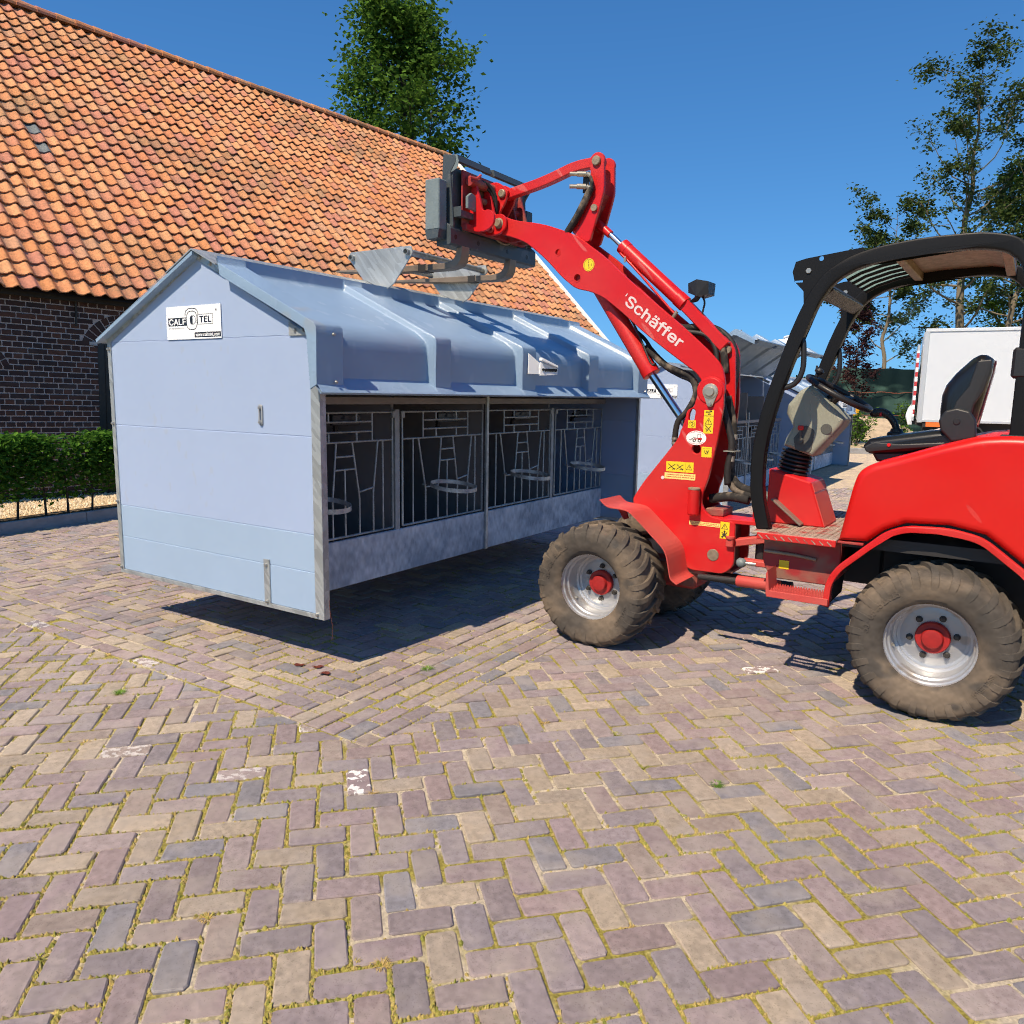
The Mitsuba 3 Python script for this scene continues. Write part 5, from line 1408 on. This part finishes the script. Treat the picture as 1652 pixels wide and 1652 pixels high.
# couplers and hose on the lever
lp("coupler_plate", bx(2.222, 2.268, .100, .112, 2.855, 2.985, .003), "m_black_plastic", lv)
for z in (2.965, 2.888):
    lp("coupler", cat([rod([2.235, .13, z], [2.285, .16, z], .017), rod([2.285, .16, z], [2.325, .185, z], .013), rod([2.23, .13, z], [2.21, .12, z - .01], .014)]), "m_pin_steel", lv, smooth=40)
lp("lever_hose", tube(smooth_path([[2.21, .12, 2.95], [2.20, .115, 2.90], [2.235, .11, 2.83], [2.30, .11, 2.72], [2.375, .10, 2.63], [2.42, .07, 2.60]], 6), [.012] * 8 + [.024] * 20 + [.02] * 3, 10), "m_sleeve", lv, smooth=True)
# hoses round the tower
def hose(pts, r, m="m_hose", **kw):
    lp("hose", tube(smooth_path(pts, 6), r, 10), m, smooth=True, **kw)
hose([[1.66, .03, 2.02], [1.58, -.03, 1.985], [1.44, -.03, 1.995], [1.34, -.03, 1.93], [1.302, .0, 1.80], [1.29, .0, 1.70]], .022, "m_sleeve")
hose([[1.64, -.03, 2.00], [1.52, -.06, 1.985], [1.40, -.07, 1.985], [1.29, -.08, 1.90], [1.25, -.09, 1.76], [1.26, -.08, 1.55]], .018)
hose([[1.62, .01, 1.96], [1.52, .0, 1.955], [1.42, .0, 1.93], [1.36, .0, 1.85], [1.34, .0, 1.72]], .016)
hose([[1.285, .03, 1.58], [1.275, .05, 1.50], [1.228, .05, 1.36], [1.205, .05, 1.26], [1.222, .05, 1.12], [1.22, .04, 1.02]], .021, "m_hose")
hose([[1.275, -.02, 1.56], [1.232, -.02, 1.40], [1.22, -.02, 1.26], [1.235, -.03, 1.14], [1.20, -.02, 1.04], [1.13, 0, 1.0], [1.03, .02, .985]], .026, "m_sleeve")
hose([[1.24, .0, 1.14], [1.225, .01, 1.05], [1.17, .03, .985], [1.08, .03, .962], [.99, .04, .96]], .020, "m_sleeve")
lp("hose_sock", tube(smooth_path([[1.06, .03, .978], [.98, .04, .962], [.88, .05, .95]], 5), .036, 12), "m_console_dark", smooth=True)
lp("hose_sock", tube(smooth_path([[1.33, .02, .92], [1.20, .03, .945], [1.08, .04, .935]], 5), .030, 12), "m_sleeve", smooth=True)
lp("hose_clip", cat([bx(1.175, 1.245, -.03, .085, 1.225, 1.232), rod([1.20, .05, 1.20], [1.20, .05, 1.165], .014), rod([1.20, .02, 1.30], [1.20, .02, 1.33], .016)]), "m_pin_steel", kind="stuff")
hose([[1.80, .02, 1.86], [1.76, .03, 1.82], [1.68, .04, 1.755], [1.575, .05, 1.715], [1.485, .06, 1.675], [1.445, .07, 1.58], [1.485, .09, 1.47], [1.54, .10, 1.40], [1.556, .10, 1.30], [1.555, .09, 1.24]], .019, "m_sleeve")
hose([[1.83, -.02, 1.88], [1.75, -.02, 1.80], [1.66, 0, 1.735], [1.56, .03, 1.69], [1.47, .05, 1.65], [1.44, .05, 1.55]], .022)
hose([[1.95, -.04, 2.0], [1.86, -.04, 1.93], [1.79, .0, 1.86], [1.74, .02, 1.80]], .012)
for z in (1.30, 1.27, 1.24):
    lp("hose_ferrule", rod([1.556, .10, z], [1.556, .10, z - .014], .020), "m_pin_steel")
# work lamp on its stalk
wl = thing(ld + "__work_lamp")
lp("housing", hull([[1.535, y, z] for y, z in ((-.07, 2.19), (.05, 2.19), (.06, 2.245), (-.08, 2.245))] + [[1.475, y, z] for y, z in ((-.08, 2.165), (.07, 2.165), (.075, 2.265), (-.085, 2.265))] + [[1.405, y, z] for y, z in ((-.055, 2.175), (.05, 2.175), (.06, 2.25), (-.065, 2.25))]), "m_black_plastic", wl)
lp("lamp_foot", tube([[1.49, 0, 2.175], [1.50, 0, 2.155], [1.525, 0, 2.145]], [.022, .018, .012], 8), "m_black_plastic", wl)
lp("lamp_cable", tube(smooth_path([[1.46, 0, 2.17], [1.445, 0, 2.13], [1.455, 0, 2.06], [1.44, -.01, 2.01], [1.38, -.03, 1.97]], 5), .006, 6), "m_hose", wl)
lp("lamp_stalk", bar([1.525, 0, 2.148], [1.575, 0, 2.118], .02, .01), "m_black_plastic", wl)

# ------------------------------------------------------------------ pallet fork carried by the loader
pf = thing("pallet_fork", "dark grey pallet fork frame on the loader with two tines under the hutch bracket", "pallet fork")
def pp(name, mesh, mat_, parent=None, **kw):
    return put(name, mesh, mat_, parent or pf, ML, **kw)
for y0, lab in ((.470, None), (-.600, None)):
    pp("upright", bx(3.110, 3.232, y0, y0 + .085, 2.640, 2.965, .006), "m_anthracite_light" if y0 > 0 else "m_anthracite")
pp("upright_foot", cat([hull([[x, y, z] for y in (.470, .555) for x, z in ((3.11, 2.64), (3.232, 2.64), (3.12, 2.585), (3.215, 2.580))])]), "m_anthracite")
bm = plate([(3.085, 2.675), (3.074, 2.655), (3.072, 2.560), (3.085, 2.548), (3.195, 2.548), (3.205, 2.66), (3.150, 2.700), (3.120, 2.70)], -.600, .475, .003)
lb = pp("lower_beam", bm, "m_anthracite")
for y0 in (.42, .16, -.20, -.47):
    pp("bolt_hole", xf(disc(0, 0, .016, -.001, .0006, 18, .0003), M4([3.0725, y0, 2.605], [0, 1, 0], [-1, 0, 0], [0, 0, 1])), "m_black_plastic", lb)
pp("upper_beam", bx(3.150, 3.215, -.52, .475, 2.855, 2.925, .005), "m_anthracite")
for y0 in (.445, -.465):
    pp("side_plate", plate(Polygon(bend([(3.165, 3.145), (3.060, 3.130), (3.055, 3.085), (3.105, 3.020), (3.090, 2.86), (3.075, 2.665), (3.155, 2.655), (3.180, 2.90)], .02)), y0 - .020, y0, .003), "m_anthracite")
for a, b in ((.23, .43), (-.445, -.25)):
    pp("back_plate", plate([(a, 2.665), (b, 2.665), (b, 3.06), (a, 3.06)], 3.095, 3.107, .002, "yz"), "m_anthracite")
for a, b in ((.06, .435), (-.455, .02)):
    m = plate(Polygon([(3.160, 3.140), (3.050, 3.130), (3.036, 3.085), (3.048, 3.080), (3.064, 3.112), (3.152, 3.122)]), a, b, .002)
    pp("hook_rail", m, "m_anthracite")
pp("rail_end", plate([(3.160, 3.140), (3.050, 3.130), (3.034, 3.085), (3.050, 3.040), (3.105, 3.020)], .436, .441, .001), "m_anthracite_light")
pp("latch_channel", cat([bx(3.02, 3.095, .12, .43, 2.735, 2.742), bx(3.02, 3.027, .12, .43, 2.742, 2.775), bx(3.02, 3.095, .425, .43, 2.742, 2.80)]), "m_anthracite")
pp("latch_block", plate(Polygon([(.38, 2.795), (.38, 2.87), (.34, 2.90), (.24, 2.875), (.235, 2.80), (.27, 2.775), (.30, 2.79)]), 3.0, 3.022, .003, "yz"), "m_anthracite_light")
pp("far_lug", bx(3.04, 3.13, -.60, -.46, 2.70, 2.80, .006), "m_anthracite")
pp("top_catch", cat([bx(3.15, 3.215, .36, .47, 2.925, 2.975, .006), tube([[3.18, .34, 2.98], [3.18, .42, 2.985], [3.19, .47, 2.97]], .012, 6)]), "m_black_plastic", kind="stuff")
tine = Polygon(np.vstack([bend([(3.075, 2.66), (3.072, 2.53), (3.095, 2.435), (3.19, 2.412), (3.60, 2.420), (4.315, 2.470), (4.315, 2.482), (3.60, 2.466), (3.23, 2.456), (3.145, 2.470), (3.117, 2.545), (3.115, 2.66)], .075, 7)])).buffer(0)
for y0, lab in ((.305, None), (-.285, None)):
    tk = pp("tine", plate(tine, y0 - .046, y0 + .046, .004, "xz"), "m_fork_steel")
    pp("worn_band", bx(3.40, 3.47, y0 - .0475, y0 + .0475, 2.412, 2.463), "m_fork_tip", tk)
pp("tine_hook", cat([bx(3.05, 3.13, y - .05, y + .05, 2.66, 2.70, .006) for y in (.305, -.285)]), "m_anthracite", kind="stuff")
pp("safety_chain", tube(smooth_path([[3.07, -.02, 2.68], [3.055, -.06, 2.655], [3.05, -.13, 2.645], [3.055, -.20, 2.66], [3.07, -.24, 2.69]], 5), .007, 6), "m_rust_pin")
# ------------------------------------------------------------------ far side of the yard
put("dirt_yard", tm([[-20, 22.6, -.02], [70, 20.0, -.02], [90, 75, -.02], [-20, 75, -.02]], [[0, 1, 2], [0, 2, 3]]), "m_dirt", kind="structure")
FA, FB = np.array([10.47, 22.60, 0]), np.array([-.946, .325, 0])
FN = np.array([.325, .946, 0])
fk = thing("kerb", "low concrete kerb of the planting bed across the yard, behind the steering wheel", "kerb")
for i in range(8):
    a, b = FA + FB * (i * 1.0 + .004), FA + FB * (i * 1.0 + .996)
    put("kerb_stone", bar(a + [0, 0, .07], b + [0, 0, .07], .12, .17, b=.01), "m_kerb", fk)
put("corner_stone", bar(FA + [0, 0, .08], FA - FB * .55 + [0, 0, .08], .2, .19, b=.012), "m_kerb", fk, label="broader pale end stone of the kerb")
put("planting_soil", tm([FA + [0, 0, .05] + FN * .1, FA + FN * 3.2 + [0, 0, .06], FA + FB * 8 + FN * 3.2 + [0, 0, .06], FA + FB * 8 + FN * .1 + [0, 0, .05]], [[0, 1, 2], [0, 2, 3]]), "m_dirt", kind="structure")

def heap(c, rx, ry, h):
    g = np.linspace(-1, 1, 34)
    X, Y = np.meshgrid(g, g, indexing="ij")
    r = np.sqrt(X**2 + Y**2)
    f = meshkit.fbm(np.stack([X * 2.2, Y * 2.2, X * 0 + c[0]], -1), 4)
    Z = h * np.clip(1 - r**1.5, 0, 1) * (.55 + .9 * f) - .05
    V = np.stack([c[0] + X * rx, c[1] + Y * ry, Z], -1).reshape(-1, 3)
    i = np.arange(33)[:, None] * 34 + np.arange(33)[None]
    F = np.stack([i, i + 34, i + 35, i + 1], -1).reshape(-1, 4)
    return tm(V, F)
put("sand_heap", heap((15.6, 34.5), 2.6, 2.4, 1.0), "m_sand", smooth=True, label="low pale sand heap in front of the green net fence", cat="sand heap")

fence = thing("net_fence", "tall fence hung with dark green windbreak net behind the steering wheel", "fence")
p0, p1 = np.array([15.0, 38.6, 0]), np.array([24.0, 38.4, 0])
ns = 60
t = np.linspace(0, 1, ns)
rows_ = np.linspace(0, 3.15, 14)
V = np.array([[*(p0 + (p1 - p0) * a)[:2] + np.array([0, .05 * math.sin(a * 60) + .04 * math.sin(z * 3 + a * 23)]), z - .06 * abs(math.sin(a * math.pi * 5)) * (z / 3.15)] for a in t for z in rows_])
i = np.arange(ns - 1)[:, None] * 14 + np.arange(13)[None]
put("net", tm(V, np.stack([i, i + 14, i + 15, i + 1], -1).reshape(-1, 4)), "m_net", fence, smooth=True)
for a in np.linspace(0, 1, 6):
    b = p0 + (p1 - p0) * a
    put("post", rod(b + [0, .14, -.1], b + [0, .14, 3.22], .05, 10), "m_chassis", fence)
for z in (1.95, .85):
    pts = [p0 + (p1 - p0) * a + [0, -.10, z + .03 * math.sin(a * 40)] for a in np.linspace(0, 1, 30)]
    put("strap", tube(pts, .014, 5), "m_strap", fence)

def branch(p, d, L, r, n, bend_, up):
    pts = [p]
    for k in range(n):
        d = d + rng.normal(0, bend_, 3) + np.array([0, 0, up])
        d = d / np.linalg.norm(d)
        pts.append(pts[-1] + d * L / n)
    return np.array(pts), np.linspace(r, max(r * .25, .006), n + 1)

def tree(name, base, H, r0, label, mats, crown0=.28, spread=.24, nbr=34, leafs=240, size=.16, lean=(0, 0), group=None, clump=.32, upb=.10, top=.05, asc=.35):
    k = thing(name, label, "tree", group)
    tr, rr = [np.array([*base, -.1])], [r0]
    n = 12
    for i in range(1, n + 1):
        f = i / n
        tr.append(np.array([base[0] + lean[0] * f + rng.normal(0, .012) * H * .4, base[1] + lean[1] * f + rng.normal(0, .012) * H * .4, H * f]))
        rr.append(max(r0 * (1 - f) ** .9, .012))
    tr = np.array(tr)
    put("trunk", tube(smooth_path(tr, 3), np.interp(np.linspace(0, 1, (len(tr) - 1) * 3 + 1), np.linspace(0, 1, len(rr)), rr), 10), mats[1], k, smooth=True)
    tubes, P = [], []
    for b in range(nbr):
        f = crown0 + (1 - crown0) * ((b + rng.random()) / nbr) ** .85
        p = np.array([np.interp(f * H, tr[:, 2], tr[:, j]) for j in range(3)])
        a = b * 2.4 + rng.normal(0, .4)
        L = H * spread * (1.05 - f + top) * rng.uniform(.6, 1.25) * min(1, (f - crown0 + .12) / .2)
        d = np.array([math.cos(a), math.sin(a), asc + rng.normal(0, .2)])
        pts, rad = branch(p, d, L, max(r0 * .32 * (1 - f) + .012, .015), 6, .14, upb)
        tubes.append(tube(pts, rad, 5, False))
        for s in range(5):
            g = rng.uniform(.35, 1.0)
            q = np.array([np.interp(g * 6, np.arange(7), pts[:, j]) for j in range(3)])
            e = pts[-1] - pts[0]
            e = e / (np.linalg.norm(e) + 1e-9) * .5 + rng.normal(0, .55, 3) + np.array([0, 0, .15])
            sp, sr = branch(q, e / np.linalg.norm(e), L * rng.uniform(.18, .40), .018, 3, .2, .05)
            tubes.append(tube(sp, sr * .8, 4, False))
            m = rng.poisson(leafs / 5)
            g2 = rng.random(m) ** .8 * 3
            g2 = rng.choice(rng.uniform(.8, 3, 3), m)
            c = np.stack([np.interp(g2, np.arange(4), sp[:, j]) for j in range(3)], -1)
            P.append(c + rng.normal(0, clump * rng.uniform(.5, 1.1), (m, 3)) * [1, 1, .62])
    put("branches", cat(tubes), mats[1], k, kind="stuff")
    m, u = leaf_cloud(np.vstack(P), size, .8, droop=.25)
    put("crown", m, mats[0], k, uv=u)
    return k
TG_ = "tall trees behind the truck and the net fence"
L_, B_ = "m_tree_leaf", "m_bark"
tree("tree", (24.9, 44.4), 19.6, .30, "tallest tree behind the yard with pale trunk and open crown, left of the seat back", (L_, B_), .20, .20, 32, 300, .21, group=TG_, top=.62)
tree("tree", (22.0, 46.6), 12.4, .16, "lower bushy tree left of the tallest tree, its top just over the roll bar", (L_, B_), .28, .25, 24, 330, .21, group=TG_, top=.55)
tree("tree", (25.8, 43.0), 17.3, .22, "forked tree with leaning trunk right beside the tallest tree", (L_, "m_bark"), .30, .20, 28, 300, .21, top=.55, lean=(3.4, 0), group=TG_)
tree("tree", (28.8, 46.0), 14.0, .20, "dark stemmed tree second from the right edge, behind the white truck", ("m_fresh_leaf", "m_dark_bark"), .22, .24, 26, 330, .21, top=.4, group=TG_)
tree("tree", (28.6, 42.6), 12.0, .17, "slim tree at the right edge above the seat, behind the white truck", (L_, "m_dark_bark"), .22, .26, 24, 330, .21, top=.4, group=TG_)
tree("tree", (33.5, 45.5), 17.0, .24, "tree at the far right partly cut by the picture edge", (L_, B_), .22, .22, 28, 300, .21, top=.5, group=TG_)
tree("tree", (-4.6, 33.0), 16.2, .35, "broad green tree behind the barn roof ridge", ("m_fresh_leaf", "m_dark_bark"), .42, .32, 48, 420, .22, clump=.45, asc=.5, top=.25)
tree("tree", (11.95, 27.3), 4.95, .045, "small copper leaved tree with thin trunk beside the roll bar", ("m_copper_leaf", "m_dark_bark"), .26, .27, 30, 120, .105, clump=.13, asc=.55, top=.12)

def shrub(name, base, h, r, n, size, label, group=None, stems=6):
    k = thing(name, label, "shrub" if name == "shrub" else "plant", group)
    ts, P = [], []
    for s in range(stems):
        a = s * 2.4
        d = np.array([math.cos(a) * r / h, math.sin(a) * r / h, 1])
        pts, rad = branch(np.array([*base, 0.0]), d, h, .012, 5, .12, .02)
        ts.append(tube(pts, rad, 5, False))
        g = .25 + .75 * rng.random(n // stems)
        c = np.stack([np.interp(g * 5, np.arange(6), pts[:, j]) for j in range(3)], -1)
        P.append(c + rng.normal(0, r * .28, (len(c), 3)))
    put("stems", cat(ts), "m_dark_bark", k, kind="stuff")
    m, u = leaf_cloud(np.vstack(P), size, .8)
    put("foliage", m, "m_fresh_leaf", k, uv=u)
shrub("shrub", (11.35, 25.5), 1.15, .42, 520, .11, "bright green young shrub behind the steering wheel")
shrub("shrub", (10.45, 24.7), .55, .32, 220, .09, "low green plant on the kerb bed left of the bright shrub")
shrub("shrub", (15.0, 29.6), 1.5, .30, 260, .12, "slender green shoots in front of the net fence left of the truck")
pt = thing("plant_tub", "black plastic plant tub half hidden by the bright green shrub", "tub")
put("tub", lathe([(0, .02), (.20, .02), (.24, .46), (.26, .47), (.26, .50), (.23, .50), (.22, .44), (0, .44)], "z", 24, (11.4, 26.4, 0)), "m_pot", pt, smooth=30)

yc = thing("yellow_cart", "small yellow metal cart standing in front of the net fence", "cart")
MC = M4([13.9, 32.0, 0], az(100), az(10), [0, 0, 1])
put("box", plate([(-.28, .92), (.28, .92), (.32, 1.26), (-.32, 1.26)], -.25, .25, .02), "m_yellow_paint", yc, MC)
put("chassis", bx(-.30, .34, -.18, .18, .80, .92, .01), "m_chassis", yc, MC)
for x in (-.2, .2):
    for y in (-.27, .27):
        put("wheel", lathe([(0, y - .05), (.38, y - .05), (.42, y - .02), (.42, y + .02), (.38, y + .05), (0, y + .05)], "y", 24, (x, 0, .42)), "m_chassis", yc, MC, smooth=30)
put("handle", tube([[.3, 0, .95], [.6, 0, 1.3], [.62, 0, 1.40]], .02, 6), "m_chassis", yc, MC)
ts = thing("timber_stack", "stack of pale sawn boards seen past the steering column", "timber")
for i in range(6):
    for j in range(2):
        z = .75 + i * .155
        put("board", bx(-.9 + rng.normal(0, .05), .9 + rng.normal(0, .05), j * .4 - .4, j * .4 - .03, z, z + .12, .005), "m_timber", ts, M4([14.3, 35.4, 0], az(105), az(15), [0, 0, 1]))
put("bearer", cat([bx(x - .08, x + .08, -.4, .4, -.02, .75) for x in (-.7, .7)]), "m_timber", ts, M4([14.3, 35.4, 0], az(105), az(15), [0, 0, 1]), kind="stuff")

n = 9000
x = rng.uniform(18, 190, n)
fx = np.column_stack([x, 205 + rng.normal(0, 9, n), (4 + 6.5 * meshkit.fbm(np.column_stack([x * .05, x * 0, x * 0]), 3)) * rng.random(n) ** .6])
m, u = leaf_cloud(fx, 1.3, .9)
put("distant_wood", m, "m_far_leaf", uv=u, kind="stuff", label="hazy green wood far behind the fence on the horizon", cat="wood")

# ------------------------------------------------------------------ box truck
tk = thing("box_truck", "white box truck parked behind the loader seat, rear end at its left", "truck")
TA = az(116.5)
MT = M4([10.98, 21.02, 0], TA, [-TA[1], TA[0], 0], [0, 0, 1])          # local: forward along the box, across, up
put("box", bx(.06, 6.6, .0, 2.45, 1.06, 3.40, .01), "m_truck_white", tk, MT)
put("roof_rail", cat([bx(0, 6.65, -.03, .06, 3.38, 3.47, .012)]), "m_truck_white", tk, MT)
put("corner_profile", bx(-.02, .10, -.025, .04, .98, 3.39, .010), "m_alu", tk, MT)
put("base_rail", bx(.0, 6.6, -.02, .05, 1.00, 1.065, .006), "m_alu", tk, MT)
rd = put("rear_door", bx(-.03, .05, .03, 2.42, 1.05, 3.38, .008), "m_truck_white", tk, MT)
lg = thing(tk + "__tail_lift")
put("lift_plate", bx(-.16, -.10, -.05, 2.40, 1.02, 3.05, .01), "m_alu", lg, MT)
for i in range(14):
    put("marker_strip", bx(-.165, -.098, -.054, -.046, 1.14 + i * .125, 1.14 + i * .125 + .0625), "m_truck_red" if i % 2 else "m_sticker_white", lg, MT)
    put("marker_strip", bx(-.165, -.098, -.054, -.046, 1.2025 + i * .125, 1.2025 + i * .125 + .0625), "m_sticker_white" if i % 2 else "m_truck_red", lg, MT)
put("lift_arm", cat([bar([-.12, .2, 1.0], [.9, .2, .62], .08, .10), bar([-.12, 2.1, 1.0], [.9, 2.1, .62], .08, .10)]), "m_chassis", tk, MT, kind="stuff")
put("chassis", cat([bx(.15, 6.4, .6, 1.8, .62, 1.0), bx(.12, 1.35, .02, .10, .86, 1.0)]), "m_chassis", tk, MT)
put("side_lamp", bx(.20, .55, -.012, .02, .87, 1.0, .006), "m_orange_lamp", tk, MT)
put("mudguard", plate(LineString([(1.0 + .62 * math.cos(a), .5 + .56 * math.sin(a)) for a in np.linspace(-.1, 3.24, 14)]).buffer(.02), .03, .38, .004), "m_chassis", tk, MT)
for x in (1.0, 5.2):
    put("wheel", lathe([(.30, .06), (.46, .05), (.50, .09), (.50, .30), (.46, .34), (.26, .34), (.24, .20), (0, .18)], "y", 36, (x, 0, .5)), "m_chassis", tk, MT, smooth=30)
put("mudflap", bx(.34, .36, .05, .40, .25, .86), "m_chassis", tk, MT)
put("white_bag", hull(np.array([-.22, -.02, 1.16]) + rng.normal(0, 1, (40, 3)) * [.045, .05, .10]), "m_sticker_white", lg, MT, smooth=40)
put("cab", hull([[x, y, z] for y in (.05, 2.35) for x, z in ((6.75, .55), (8.5, .55), (8.6, 1.5), (8.25, 2.75), (6.75, 2.8))]), "m_truck_white", tk, MT)
